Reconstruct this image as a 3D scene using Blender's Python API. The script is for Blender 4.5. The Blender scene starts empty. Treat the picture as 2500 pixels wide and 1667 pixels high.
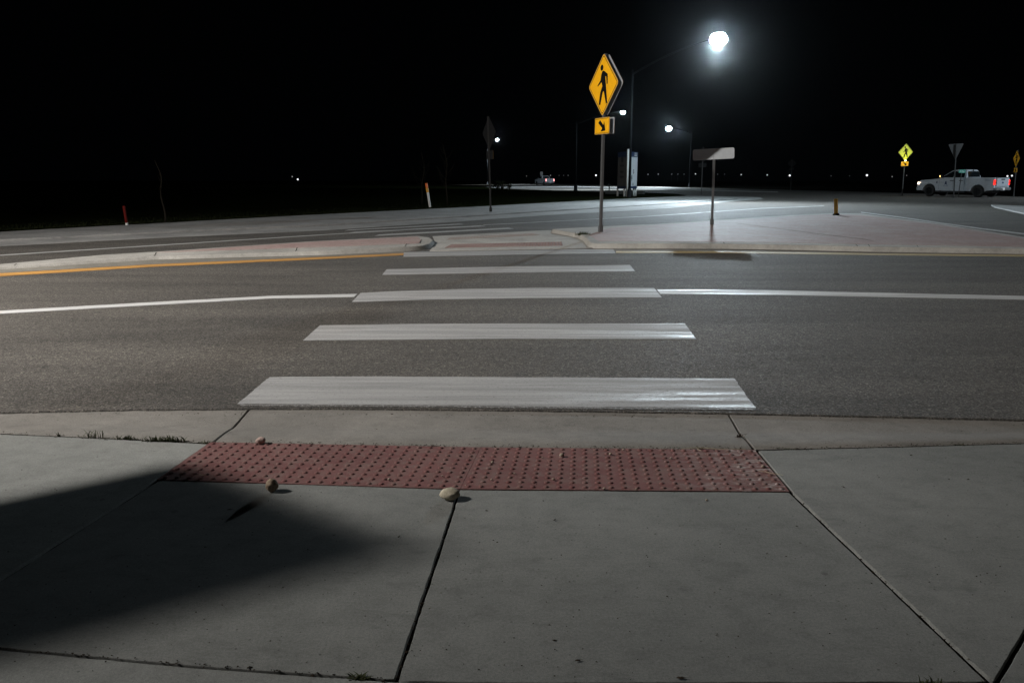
import bpy, bmesh, math, random
from mathutils import Vector, Matrix, noise
from mathutils.geometry import tessellate_polygon
random.seed(7)
R = math.radians
LENS = 500
SC = bpy.context.scene
COL = SC.collection

# ------------------------------------------------------------------ camera
CAM_H = 1.44
F, CX, CY = 1944.4, 1250.0, 833.5          # focal length and centre in photograph pixels
TH = math.atan((833.5 - 427) / F)          # pitch below the horizon
cd = bpy.data.cameras.new('camera'); cam = bpy.data.objects.new('camera', cd); COL.objects.link(cam)
cd.sensor_width = 36.0; cd.lens = 28.0; cd.clip_start = 0.05; cd.clip_end = 3000
cam.location = (0, 0, CAM_H); cam.rotation_euler = (math.pi / 2 - TH, 0, 0)
SC.camera = cam
SC.render.resolution_x, SC.render.resolution_y = 1024, 682

# ------------------------------------------------------------------ night sky
W = bpy.data.worlds.new('World'); SC.world = W; W.use_nodes = True
bg = W.node_tree.nodes['Background']
bg.inputs[0].default_value = (0.55, 0.75, 1.0, 1); bg.inputs[1].default_value = 0.00045
SC.view_settings.view_transform = 'Standard'; SC.view_settings.look = 'None'
SC.view_settings.exposure = 0.0; SC.view_settings.gamma = 1.0
try:
    SC.cycles.max_bounces = 4; SC.cycles.use_denoising = True
    SC.cycles.sample_clamp_indirect = 4
except Exception: pass

# ------------------------------------------------------------------ geometry of the ground
def fall(y): return -0.006 * max(0.0, y - 50.0)
def ray(px, py):
    x = (px - CX) / F; v = -(py - CY) / F
    return Vector((x, math.cos(TH) + v * math.sin(TH), -math.sin(TH) + v * math.cos(TH)))
def G(px, py, z=0.0):
    """point of the ground (raised by z) seen at photograph pixel px,py"""
    d = ray(px, py)
    t = (z - CAM_H) / d.z
    if t > 0 and t * d.y <= 50: return Vector((t * d.x, t * d.y, z))
    t = (z + 0.3 - CAM_H) / (d.z + 0.006 * d.y)
    return Vector((t * d.x, t * d.y, z + fall(t * d.y)))
def P(px, py, y):
    d = ray(px, py); t = y / d.y
    return Vector((t * d.x, y, CAM_H + t * d.z))

# ------------------------------------------------------------------ tags
def tag(o, label=None, cat=None, group=None, kind=None):
    if label: o['label'] = label
    if cat: o['category'] = cat
    if group: o['group'] = group
    if kind: o['kind'] = kind
    return o
def link(name, me, mat, parent=None):
    o = bpy.data.objects.new(name, me); COL.objects.link(o)
    for m in (mat if isinstance(mat, (list, tuple)) else [mat]): me.materials.append(m)
    if parent: o.parent = parent
    return o
def from_bm(name, bm, mat, parent=None, smooth=False):
    me = bpy.data.meshes.new(name); bm.normal_update(); bm.to_mesh(me); bm.free()
    if smooth:
        for p in me.polygons: p.use_smooth = True
    return link(name, me, mat, parent)
def thing(name, label, cat, loc=(0, 0, 0), rz=0, group=None, tilt=(0, 0)):
    o = bpy.data.objects.new(name, None); COL.objects.link(o); o.empty_display_size = .2
    o.location = loc; o.rotation_euler = (tilt[0], tilt[1], rz)
    return tag(o, label, cat, group)
def copy_tree(o, parent=None):
    c = o.copy(); COL.objects.link(c); c.parent = parent
    for ch in list(o.children): copy_tree(ch, c)
    return c

# ------------------------------------------------------------------ materials
def new_mat(name):
    m = bpy.data.materials.new(name); m.use_nodes = True
    nt = m.node_tree; b = nt.nodes['Principled BSDF']
    return m, nt, b
def N(nt, t, **kw):
    n = nt.nodes.new(t)
    for k, v in kw.items(): setattr(n, k, v)
    return n
def plain(name, col, rough=.6, metal=0, spec=.5):
    m, nt, b = new_mat(name)
    tc = N(nt, 'ShaderNodeTexCoord'); nz = N(nt, 'ShaderNodeTexNoise'); nz.inputs['Scale'].default_value = 9; nz.inputs['Detail'].default_value = 5
    nt.links.new(tc.outputs['Object'], nz.inputs['Vector'])
    mx = N(nt, 'ShaderNodeMix', data_type='RGBA')
    mx.inputs[6].default_value = tuple(c * .82 for c in col) + (1,); mx.inputs[7].default_value = tuple(min(1, c * 1.12) for c in col) + (1,)
    nt.links.new(nz.outputs[0], mx.inputs[0]); nt.links.new(mx.outputs[2], b.inputs['Base Color'])
    b.inputs['Roughness'].default_value = rough; b.inputs['Metallic'].default_value = metal
    b.inputs['Specular IOR Level'].default_value = spec
    return m
def emis(name, col, st):
    m, nt, b = new_mat(name)
    b.inputs['Base Color'].default_value = (*col, 1); b.inputs['Roughness'].default_value = .3
    b.inputs['Emission Color'].default_value = (*col, 1); b.inputs['Emission Strength'].default_value = st
    return m
def ramp(nt, src, stops):
    r = N(nt, 'ShaderNodeValToRGB'); cr = r.color_ramp
    while len(cr.elements) < len(stops): cr.elements.new(.5)
    for e, (p, c) in zip(cr.elements, stops):
        e.position = p; e.color = (*c, 1) if isinstance(c, tuple) else (c, c, c, 1)
    nt.links.new(src, r.inputs[0]); return r
def noise_tex(nt, vec, scale, detail=6, rough=.6, dist=0):
    n = N(nt, 'ShaderNodeTexNoise'); n.inputs['Scale'].default_value = scale; n.inputs['Detail'].default_value = detail
    n.inputs['Roughness'].default_value = rough; n.inputs['Distortion'].default_value = dist
    nt.links.new(vec, n.inputs['Vector']); return n
def mixc(nt, a, b, fac, mode='MULTIPLY'):
    m = N(nt, 'ShaderNodeMix', data_type='RGBA', blend_type=mode)
    if isinstance(fac, (int, float)): m.inputs[0].default_value = fac
    else: nt.links.new(fac, m.inputs[0])
    for s, i in ((a, 6), (b, 7)):
        if isinstance(s, tuple): m.inputs[i].default_value = (*s, 1)
        else: nt.links.new(s, m.inputs[i])
    return m.outputs[2]
def mapped(nt, sx=1, sy=1, sz=1, out='Object', rot=0):
    tc = N(nt, 'ShaderNodeTexCoord'); mp = N(nt, 'ShaderNodeMapping')
    mp.inputs['Scale'].default_value = (sx, sy, sz); mp.inputs['Rotation'].default_value = (0, 0, rot)
    nt.links.new(tc.outputs[out], mp.inputs[0]); return mp.outputs[0]
def bump(nt, b, h, dist, strength=1.0, chain=None):
    bp = N(nt, 'ShaderNodeBump'); bp.inputs['Distance'].default_value = dist; bp.inputs['Strength'].default_value = strength
    nt.links.new(h, bp.inputs['Height'])
    if chain: nt.links.new(chain, bp.inputs['Normal'])
    nt.links.new(bp.outputs[0], b.inputs['Normal']); return bp.outputs[0]

def concrete(name, lo=(.17, .165, .155), hi=(.27, .265, .25), broom=0.0, stain=.55):
    m, nt, b = new_mat(name)
    v = mapped(nt); vs = mapped(nt, 1, 1.4, 1)
    big = noise_tex(nt, v, .9, 5, .6, .4); mid = noise_tex(nt, vs, 7, 9, .72); fine = noise_tex(nt, v, 260, 3, .7)
    c = ramp(nt, big.outputs[0], [(.3, lo), (.68, hi)]).outputs[0]
    c = mixc(nt, c, ramp(nt, mid.outputs[0], [(.3, .72), (.5, .95), (.75, 1.08)]).outputs[0], .85)
    c = mixc(nt, c, ramp(nt, fine.outputs[0], [(.3, .66), (.5, 1.0), (.72, 1.25)]).outputs[0], .75)
    # dark blotches and specks of dirt
    bl = noise_tex(nt, mapped(nt, 1, 1.8, 1), 3.1, 10, .75, .9)
    c = mixc(nt, c, ramp(nt, bl.outputs[0], [(.56, 1.0), (.66, stain + .15), (.8, stain)]).outputs[0], .6)
    sp = N(nt, 'ShaderNodeTexVoronoi'); sp.inputs['Scale'].default_value = 17; nt.links.new(v, sp.inputs['Vector'])
    c = mixc(nt, c, ramp(nt, sp.outputs['Distance'], [(.05, .3), (.085, 1.0)]).outputs[0], .7)
    gum = N(nt, 'ShaderNodeTexVoronoi'); gum.inputs['Scale'].default_value = 2.3; nt.links.new(v, gum.inputs['Vector'])
    c = mixc(nt, c, ramp(nt, gum.outputs['Distance'], [(.028, .62), (.04, 1.0)]).outputs[0], .8)
    oi = N(nt, 'ShaderNodeObjectInfo'); c = mixc(nt, c, ramp(nt, oi.outputs['Random'], [(0, .88), (1, 1.08)]).outputs[0], 1.0)
    gr = noise_tex(nt, v, 900, 2, .6); c = mixc(nt, c, ramp(nt, gr.outputs[0], [(.32, .55), (.5, 1.0), (.68, 1.45)]).outputs[0], .6)
    g2 = noise_tex(nt, v, 95, 6, .85); c = mixc(nt, c, ramp(nt, g2.outputs[0], [(.36, .70), (.5, 1.0), (.64, 1.26)]).outputs[0], .75)
    sw = noise_tex(nt, mapped(nt, 1.2, 1.6, 1), 6, 8, .8, .3); c = mixc(nt, c, ramp(nt, sw.outputs[0], [(.35, .88), (.6, 1.05)]).outputs[0], .6)
    nt.links.new(c, b.inputs['Base Color'])
    b.inputs['Roughness'].default_value = .85; b.inputs['Specular IOR Level'].default_value = .25
    h = N(nt, 'ShaderNodeMath', operation='ADD'); nt.links.new(fine.outputs[0], h.inputs[0])
    br = noise_tex(nt, mapped(nt, 2, 120, 1), 3, 2); ml = N(nt, 'ShaderNodeMath', operation='MULTIPLY'); ml.inputs[1].default_value = broom
    nt.links.new(br.outputs[0], ml.inputs[0]); nt.links.new(ml.outputs[0], h.inputs[1])
    bump(nt, b, h.outputs[0], .0016, .8)
    return m

def asphalt():
    m, nt, b = new_mat('asphalt')
    v = mapped(nt)
    vo = N(nt, 'ShaderNodeTexVoronoi'); vo.inputs['Scale'].default_value = 125; nt.links.new(v, vo.inputs['Vector'])
    vo2 = N(nt, 'ShaderNodeTexVoronoi'); vo2.inputs['Scale'].default_value = 42; nt.links.new(v, vo2.inputs['Vector'])
    hs = N(nt, 'ShaderNodeSeparateColor'); nt.links.new(vo.outputs['Color'], hs.inputs[0])
    hs2 = N(nt, 'ShaderNodeSeparateColor'); nt.links.new(vo2.outputs['Color'], hs2.inputs[0])
    c = ramp(nt, hs.outputs[0], [(0, (.034, .031, .028)), (.45, (.062, .056, .050)), (.8, (.10, .09, .078)), (.97, (.17, .154, .134))]).outputs[0]
    c = mixc(nt, c, ramp(nt, hs2.outputs[1], [(.0, .45), (.14, .95), (.86, 1.05), (.96, 1.6)]).outputs[0], .8)
    fine = noise_tex(nt, v, 420, 3, .7)
    c = mixc(nt, c, ramp(nt, fine.outputs[0], [(.3, .65), (.5, 1), (.7, 1.35)]).outputs[0], .8)
    big = noise_tex(nt, mapped(nt, .16, 1.0, 1), 1.1, 6, .6, .2)     # wheel paths along the lane
    c = mixc(nt, c, ramp(nt, big.outputs[0], [(.36, .70), (.62, 1.2)]).outputs[0], .85)
    pt = noise_tex(nt, mapped(nt, 1, 2.4, 1), 9, 8, .75, .5)
    c = mixc(nt, c, ramp(nt, pt.outputs[0], [(.62, 1.0), (.72, .55)]).outputs[0], .5)
    fl = noise_tex(nt, mapped(nt, 1, 3.2, 1), 14, 4, .6, .2); c = mixc(nt, c, ramp(nt, fl.outputs[0], [(.69, 1.0), (.73, .35)]).outputs[0], .7)
    oil = noise_tex(nt, mapped(nt, .22, 1, 1), 2.1, 7, .7, .5); c = mixc(nt, c, ramp(nt, oil.outputs[0], [(.40, .80), (.60, 1.06)]).outputs[0], .7)
    nt.links.new(c, b.inputs['Base Color'])
    rr = ramp(nt, hs.outputs[2], [(.0, .42), (.12, .8), (1, .9)])
    nt.links.new(rr.outputs[0], b.inputs['Roughness'])
    b.inputs['Specular IOR Level'].default_value = .38
    ad = N(nt, 'ShaderNodeMath', operation='ADD'); inv = N(nt, 'ShaderNodeMath', operation='MULTIPLY'); inv.inputs[1].default_value = -1.1
    nt.links.new(vo.outputs['Distance'], inv.inputs[0]); nt.links.new(inv.outputs[0], ad.inputs[0]); nt.links.new(fine.outputs[0], ad.inputs[1])
    bump(nt, b, ad.outputs[0], .0045, .9)
    return m

def paint(name, col, worn=.5, rlo=.34, wear_lo=.70):
    m, nt, b = new_mat(name)
    v = mapped(nt); st = mapped(nt, .30, 4.2, 1); fine = noise_tex(nt, v, 330, 3, .7)
    s = noise_tex(nt, st, 1.6, 7, .65, .1)
    c = mixc(nt, col, ramp(nt, s.outputs[0], [(.38, .72), (.60, 1.18)]).outputs[0], .85)
    c = mixc(nt, c, ramp(nt, fine.outputs[0], [(.3, .55), (.55, 1.15)]).outputs[0], .9)
    chips = noise_tex(nt, v, 46, 8, .8)
    c = mixc(nt, c, (.09, .085, .08), ramp(nt, chips.outputs[0], [(wear_lo - .02, 0.0), (wear_lo, 1.0)]).outputs[0], 'MIX')
    nt.links.new(c, b.inputs['Base Color'])
    rm = N(nt, 'ShaderNodeMix', data_type='FLOAT'); rm.inputs[0].default_value = .35
    nt.links.new(ramp(nt, s.outputs[0], [(.46, .85), (.62, rlo)]).outputs[0], rm.inputs[2]); nt.links.new(ramp(nt, chips.outputs[0], [(.4, .3), (.6, .95)]).outputs[0], rm.inputs[3])
    nt.links.new(rm.outputs[0], b.inputs['Roughness'])
    pit = noise_tex(nt, v, 55, 7, .8); c = mixc(nt, c, (.12, .115, .11), ramp(nt, pit.outputs[0], [(.58, 0.0), (.68, .7)]).outputs[0], 'MIX'); nt.links.new(c, b.inputs['Base Color'])
    b.inputs['Specular IOR Level'].default_value = .45
    bump(nt, b, fine.outputs[0], .0012, .7)
    return m

def brick():
    m, nt, b = new_mat('stamped_brick')
    v = mapped(nt, 1, 1, 1, rot=.7)
    br = N(nt, 'ShaderNodeTexBrick'); br.inputs['Scale'].default_value = 4.6
    br.inputs['Color1'].default_value = (.35, .235, .22, 1); br.inputs['Color2'].default_value = (.29, .20, .185, 1); br.inputs['Mortar'].default_value = (.20, .14, .13, 1)
    br.inputs['Mortar Size'].default_value = .018; br.offset = .5
    nt.links.new(v, br.inputs['Vector'])
    nz = noise_tex(nt, v, 1.3, 8, .7, .3)
    c = mixc(nt, br.outputs[0], (.36, .31, .285), ramp(nt, nz.outputs[0], [(.42, 0.0), (.62, .6)]).outputs[0], 'MIX')
    f = noise_tex(nt, v, 11, 10, .85)
    c = mixc(nt, c, ramp(nt, f.outputs[0], [(.35, .62), (.5, 1.0), (.68, 1.28)]).outputs[0], .9)
    sp = N(nt, 'ShaderNodeTexVoronoi'); sp.inputs['Scale'].default_value = 4.2; nt.links.new(v, sp.inputs['Vector'])
    c = mixc(nt, c, ramp(nt, sp.outputs['Distance'], [(.07, .3), (.12, 1.0)]).outputs[0], .8)
    nt.links.new(c, b.inputs['Base Color']); b.inputs['Roughness'].default_value = .75; b.inputs['Specular IOR Level'].default_value = .3
    bump(nt, b, br.outputs[1], .004, -.5)
    return m

def mat_tactile(scuff=0.0):
    m, nt, b = new_mat('tactile_red')
    v = mapped(nt); n1 = noise_tex(nt, v, 3, 6, .6); n2 = noise_tex(nt, v, 90, 5, .75)
    c = ramp(nt, n1.outputs[0], [(.3, (.125, .055, .054)), (.7, (.170, .080, .076))]).outputs[0]
    c = mixc(nt, c, ramp(nt, n2.outputs[0], [(.3, .7), (.6, 1.1)]).outputs[0], .7)
    # chalky grey scuffs
    g = noise_tex(nt, mapped(nt, 1, 3.0, 1), 9, 9, .8, .6); msk = noise_tex(nt, v, .62, 1, .5)
    cm = N(nt, 'ShaderNodeMath', operation='MULTIPLY')
    nt.links.new(ramp(nt, g.outputs[0], [(.50, 0.0), (.60, 1.0)]).outputs[0], cm.inputs[0])
    sx = N(nt, 'ShaderNodeSeparateXYZ'); nt.links.new(v, sx.inputs[0])
    mr = N(nt, 'ShaderNodeMapRange'); mr.inputs[1].default_value = .15; mr.inputs[2].default_value = .75; nt.links.new(sx.outputs[0], mr.inputs[0])
    nt.links.new(mr.outputs[0], cm.inputs[1])
    ml = N(nt, 'ShaderNodeMath', operation='MULTIPLY'); ml.inputs[1].default_value = scuff; nt.links.new(cm.outputs[0], ml.inputs[0])
    dst = noise_tex(nt, v, 14, 8, .75, .4); c = mixc(nt, c, (.17, .135, .12), ramp(nt, dst.outputs[0], [(.45, 0.0), (.68, .65)]).outputs[0], 'MIX')
    c = mixc(nt, c, (.36, .33, .32), ml.outputs[0], 'MIX')
    nt.links.new(c, b.inputs['Base Color'])
    b.inputs['Roughness'].default_value = .9; b.inputs['Specular IOR Level'].default_value = .15
    wv = N(nt, 'ShaderNodeTexWave'); wv.inputs['Scale'].default_value = 60; nt.links.new(mapped(nt, 1, 1, 1, rot=.785), wv.inputs['Vector'])
    bump(nt, b, wv.outputs[0], .0008, .6)
    return m

def stone_mat(name, a, c2):
    m, nt, b = new_mat(name)
    v = mapped(nt); n1 = noise_tex(nt, v, 30, 8, .7, .8); n2 = noise_tex(nt, v, 160, 4, .7)
    c = ramp(nt, n1.outputs[0], [(.35, a), (.65, c2)]).outputs[0]
    c = mixc(nt, c, ramp(nt, n2.outputs[0], [(.3, .7), (.6, 1.1)]).outputs[0], .8)
    nt.links.new(c, b.inputs['Base Color']); b.inputs['Roughness'].default_value = .9; b.inputs['Specular IOR Level'].default_value = .2
    bump(nt, b, n1.outputs[0], .004, .8); return m

M_CONC = concrete('sidewalk_concrete', (.165, .170, .162), (.222, .227, .216), broom=.5)
M_GUT = concrete('gutter_concrete', (.15, .142, .13), (.225, .213, .195))
M_CURB = concrete('curb_concrete', (.27, .26, .24), (.42, .405, .375), stain=.7)
M_FAR = concrete('far_concrete', (.21, .207, .203), (.33, .325, .315), stain=.75)
M_ASPH = asphalt(); M_BRICK = brick(); M_TAC = mat_tactile(); M_TAC2 = mat_tactile(.85)
M_WHITE = paint('white_road_paint', (.275, .275, .275), rlo=.36, wear_lo=.62); M_WHITE2 = paint('fresh_white_line', (.42, .42, .42), rlo=.3)
M_YEL = paint('yellow_road_paint', (.40, .205, .05), rlo=.55, wear_lo=.66)
M_SOIL = plain('soil', (.014, .0125, .010), 1, spec=0)
def grass_mat():
    m, nt, b = new_mat('dark_grass')
    v = mapped(nt); n1 = noise_tex(nt, v, 7, 9, .8, .3); n2 = noise_tex(nt, v, .25, 3)
    c = ramp(nt, n1.outputs[0], [(.35, (.0015, .002, .0008)), (.65, (.011, .014, .005))]).outputs[0]
    c = mixc(nt, c, ramp(nt, n2.outputs[0], [(.3, .6), (.7, 1.2)]).outputs[0], .8)
    nt.links.new(c, b.inputs['Base Color']); b.inputs['Roughness'].default_value = 1; b.inputs['Specular IOR Level'].default_value = 0
    bump(nt, b, n1.outputs[0], .06, 1); return m
M_GRASS = grass_mat()
M_BLADE = plain('weed_leaf', (.035, .042, .015), .8, spec=.2); M_STRAW = plain('dry_straw', (.42, .36, .24), .7)
M_LEAFD = plain('dead_leaf', (.035, .026, .018), .9, spec=.1)
M_GALV = plain('galvanised_steel', (.24, .245, .25), .45, .75)
M_GALVD = plain('dim_aluminium', (.04, .04, .04), .6, .3)  # metal of far posts and plates, their dim lighting put into the colour
M_DIMBACK = plain('dim_sign_back', (.018, .018, .019), .8, 0, spec=.1)  # darkened copy of the sign back, poor light on far signs painted in
M_BACK = plain('sign_back', (.34, .36, .38), .55, .2)
M_POLE = plain('dark_painted_pole', (.005, .0055, .007), .7, 0, spec=.12)
M_SIGN = plain('amber_sheeting', (.86, .42, .006), .7, spec=.2); M_SIGN2 = plain('lime_sheeting', (.80, .82, .01), .5)
M_SIGNED = plain('sign_edge', (.45, .27, .08), .5)
M_INK = plain('black_ink', (.006, .006, .006), .9, spec=.05)
M_LED = emis('led_lens', (.70, .90, 1.0), LENS)

# ------------------------------------------------------------------ ground sheets
def resample(pts, step, jit=0, seed=0):
    out = []; n = len(pts)
    for i in range(n):
        a, b = pts[i], pts[(i + 1) % n]; L = (b - a).length; k = max(1, min(160, int(L / step))) if step else 1
        nrm = Vector((-(b - a).y, (b - a).x, 0)).normalized() if L > 1e-6 else Vector()
        for j in range(k):
            p = a.lerp(b, j / k)
            if jit and 0 < j: p = p + nrm * jit * (noise.noise(Vector((p.x * 9 + seed, p.y * 9, 0))) + .7 * noise.noise(Vector((p.x * 45, p.y * 45 + seed, 3))))
            out.append(p)
    return out
def sheet(name, pix, z, mat, thick=.03, step=0, jit=0, bevel=0, world=None, inset=0, parent=None, kind='structure', zf=None):
    """a slab whose top outline is seen at the given pixels; follows the fall of the ground beyond 50 m"""
    pts = []
    for p in (pix or []):
        zz = zf(p[0]) + z if zf else z
        q = G(p[0], p[1], zz); q.z = zz; pts.append(q)
    if world: pts = pts + [Vector((w[0], w[1], z)) for w in world]
    pts = resample(pts, step, jit, z * 100 + len(pts))
    area = sum(pts[i].x * pts[(i + 1) % len(pts)].y - pts[(i + 1) % len(pts)].x * pts[i].y for i in range(len(pts)))
    if area < 0: pts.reverse()
    bm = bmesh.new()
    vs = [bm.verts.new((p.x, p.y, p.z)) for p in pts]
    for t in tessellate_polygon([[Vector((p.x, p.y, 0)) for p in pts]]):
        try: bm.faces.new([vs[i] for i in t])
        except ValueError: pass
    bmesh.ops.recalc_face_normals(bm, faces=bm.faces)
    for f in bm.faces:
        if f.normal.z < 0: f.normal_flip()
    # skirt
    n = len(pts); low = []
    for i in range(n):
        d1 = (pts[i] - pts[i - 1]); d2 = (pts[(i + 1) % n] - pts[i])
        nn = Vector((d1.y, -d1.x, 0)).normalized() + Vector((d2.y, -d2.x, 0)).normalized()
        nn = nn.normalized() if nn.length > 1e-6 else nn
        low.append((pts[i], nn))
    rings = [vs]
    if bevel:
        rings.append([bm.verts.new((p.x + q.x * bevel * .6, p.y + q.y * bevel * .6, p.z - bevel * .35)) for p, q in low])
        rings.append([bm.verts.new((p.x + q.x * bevel, p.y + q.y * bevel, p.z - bevel)) for p, q in low])
    off = bevel + inset
    rings.append([bm.verts.new((p.x + q.x * off, p.y + q.y * off, p.z - thick)) for p, q in low])
    for a, b in zip(rings, rings[1:]):
        for i in range(n):
            f = bm.faces.new([a[i], b[i], b[(i + 1) % n], a[(i + 1) % n]])
            if bevel: f.smooth = True
    for yy in (50.0,):
        bmesh.ops.bisect_plane(bm, geom=bm.verts[:] + bm.edges[:] + bm.faces[:], plane_co=(0, yy, 0), plane_no=(0, 1, 0), dist=1e-5)
    for v in bm.verts: v.co.z += fall(v.co.y)
    o = from_bm(name, bm, mat, parent)
    if kind and not parent: tag(o, kind=kind)
    return o
def ribbon(name, top, bot, z, mat, thick=.004, step=0, jit=0):
    return sheet(name, list(top) + list(reversed(bot)), z, mat, thick, step, jit)

# terrain to the horizon
bm = bmesh.new()
ys = [-60, 0, 50, 900]; xs = [-700, -60, 60, 700]
grid = [[bm.verts.new((x, y, -.09 + fall(y))) for x in xs] for y in ys]
for j in range(3):
    for i in range(3): bm.faces.new([grid[j][i], grid[j][i + 1], grid[j + 1][i + 1], grid[j + 1][i]])
tag(from_bm('ground', bm, M_SOIL), kind='structure')

near_edge = [(-2600, 1085), (-1200, 1042), (-500, 1020), (0, 1005), (300, 999), (600, 996), (850, 996), (1100, 998), (1500, 1003), (1800, 1008), (2150, 1015), (2500, 1023), (3100, 1040), (4200, 1075)]
sheet('road', near_edge + [(6500, 640), (4200, 540), (3300, 510), (2500, 481), (2100, 468), (1650, 457.7), (1410, 449.4), (1244, 450.6), (1181, 458), (1240, 463), (1410, 468), (1572, 472), (1640, 477), (1457, 490), (1150, 508), (750, 529), (0, 571), (-1500, 660), (-3200, 760)],
      0, M_ASPH, .07, step=.05, jit=.007, bevel=.006)

def gutter():
    """shallow concrete pan between asphalt and sidewalk, three slabs with open joints"""
    top = [(-1200, 1044), (0, 1006.5), (300, 1000.5), (610, 997.5), (1100, 999.5), (1500, 1004.5), (1776, 1009), (2150, 1016.5), (2500, 1024.5), (3300, 1047)]
    bot = [(-1500, 985), (0, 1056.5), (250, 1068), (519, 1081), (886, 1087), (1250, 1091.5), (1840, 1096), (2200, 1088), (2500, 1079.5), (3500, 1060)]
    def interp(poly, u):
        for a, b in zip(poly, poly[1:]):
            if a[0] <= u <= b[0]:
                t = (u - a[0]) / (b[0] - a[0]); return (u, a[1] + t * (b[1] - a[1]))
    def line(poly, p0, p1, n): return [interp(poly, p0 + (p1 - p0) * i / n) for i in range(n + 1)]
    bm = bmesh.new()
    for (t0, t1, b0, b1, n) in ((-1200, 608, -1500, 515, 50), (614, 1773, 523, 1836, 60), (1779, 3300, 1845, 3500, 50)):
        A = [G(*p, -.012) for p in line(top, t0, t1, n)]; B = [G(*p, 0) for p in line(bot, b0, b1, n)]
        rows = []
        prof = [(-.004, -.05), (0, -.014), (.012, -.010), (.2, -.017), (.42, -.026), (.52, -.026), (.62, -.016), (.8, -.006), (.985, .000), (.997, -.005), (1.0, -.06)]
        for a, b in zip(A, B):
            rows.append([bm.verts.new((a.x + (b.x - a.x) * f + .003 * noise.noise(Vector((a.x * 20, f * 9, 0))), a.y + (b.y - a.y) * f + .004 * noise.noise(Vector((a.x * 12, f * 4, 5))), z)) for f, z in prof])
        for i in range(n):
            for j in range(len(prof) - 1):
                f = bm.faces.new([rows[i][j], rows[i][j + 1], rows[i + 1][j + 1], rows[i + 1][j]]); f.smooth = True
        for r in (rows[0], rows[-1]):
            r = [bm.verts.new(v.co) for v in r]; lo = [bm.verts.new((v.co.x, v.co.y, -.07)) for v in r]
            for j in range(len(prof) - 1): bm.faces.new([r[j], r[j + 1], lo[j + 1], lo[j]])
    bmesh.ops.recalc_face_normals(bm, faces=bm.faces)
    for f in bm.faces:
        if abs(f.normal.z) > .5 and f.normal.z < 0: f.normal_flip()
    tag(from_bm('gutter', bm, M_GUT), kind='structure')
gutter()

slabs = [
    [(-1500, 992), (0, 1060), (250, 1071), (506, 1084), (369, 1177), (0, 1410), (-232, 1557), (-900, 1500), (-2600, 1400)],
    [(389, 1173), (800, 1185), (1118, 1195.5), (1103, 1240), (961, 1656), (468, 1622), (0, 1578), (-222, 1560), (0, 1421)],
    [(1124, 1196), (1500, 1199), (1925, 1202), (2405, 1662), (1250, 1664), (975, 1660), (1113, 1240)],
    [(1853, 1100), (2200, 1091.5), (2500, 1083), (2760, 1077), (2502, 1530), (2424, 1660), (1940, 1203)],
    [(2775, 1077), (3500, 1063), (4300, 1700), (2440, 1672), (2520, 1535)],
    [(-2600, 1416), (-900, 1509), (0, 1587), (468, 1630.5), (962, 1665), (1250, 1670), (2430, 1678), (3600, 1720), (3600, 3200), (-3600, 3200)],
]
for s in slabs: sheet('sidewalk', s, 0, M_CONC, .09, step=.03, jit=.003, bevel=.0025)
sheet('joint_filler', [(-2500, 1112), (4500, 1112), (3600, 3000), (-3600, 3000)], -.014, M_SOIL, .01)
sheet('joint_filler', None, -.045, M_SOIL, .02, world=[(-9, -2.2, 0), (9, -2.2, 0), (9, 5.6, 0), (-9, 5.6, 0)])

# far side of the road: gutter pan, sidewalk, verge
gedge = [(-1500, 665), (0, 601), (400, 580), (800, 562), (1150, 539), (1315, 527), (1650, 508), (1773, 493), (1863, 486.5)]
sheet('far_gutter', gedge + [(1856, 481.5), (1676, 478), (1650, 480), (1457, 489), (1150, 506), (750, 526), (0, 567), (-1500, 655)], .006, M_FAR, .02)
sheet('far_sidewalk', [(-1500, 650), (0, 585), (400, 565), (800, 547.5), (1150, 526), (1315, 515.5), (1560, 501), (1700, 492), (1800, 485), (1780, 481), (1676, 478.4), (1650, 479.8), (1457, 488.5), (1150, 505), (750, 525), (0, 566), (-1500, 638)], .05, M_FAR, .06, bevel=.02)
sheet('grass_verge', [(1674, 477), (1650, 478.5), (1457, 487), (1150, 503.5), (750, 523), (0, 562), (-1500, 630), (-3500, 560), (-2500, 452), (1000, 449), (1181, 457), (1240, 461.5), (1410, 466.5), (1572, 470.2), (1650, 473.5)], .08, M_GRASS, .2, step=1.2, jit=.12)
ribbon('far_median', [(1120, 459), (1244, 455.8), (1410, 455.0), (1650, 461.8), (1900, 468)], [(1120, 460.4), (1244, 457.4), (1410, 456.8), (1650, 463.8), (1900, 469)], .05, M_FAR, .05)

# splitter island
M_IG = concrete('island_gutter_concrete', (.15, .14, .12), (.22, .205, .175))
ribbon('island_gutter', [(-1500, 772), (-600, 696), (0, 652), (375, 627), (800, 613), (990, 604)], [(-1500, 795), (-600, 713), (0, 666.5), (375, 644.8), (800, 626.4), (986, 617.4)], .003, M_IG, .003)
ribbon('island_gutter', [(1444, 602), (1768, 602), (1950, 605), (2130, 609), (2500, 612), (3400, 636)], [(1503, 612.4), (1768, 612.6), (1950, 614.9), (2130, 618), (2500, 621.5), (3400, 647)], .003, M_IG, .003)
HI = .10
ZL = lambda px: .045 + .04 * max(0, min(1, px / 1000))
sheet('island_kerb', [(-1500, 770), (-600, 694), (0, 651), (375, 625.5), (800, 612), (990, 602.5), (1030, 599.5), (1048, 595), (1056, 586), (1047, 580), (1020, 576), (750, 590), (400, 613.5), (255, 622), (0, 645), (-600, 686), (-1500, 757)], 0, M_CURB, .11, step=.25, bevel=.015, inset=.045, zf=ZL)
sheet('island_paving', [(380, 616.5), (800, 602.5), (1022, 594), (1029, 586), (1019, 577.5), (750, 591), (420, 613.6)], .004, M_BRICK, .01, zf=ZL)
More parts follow.
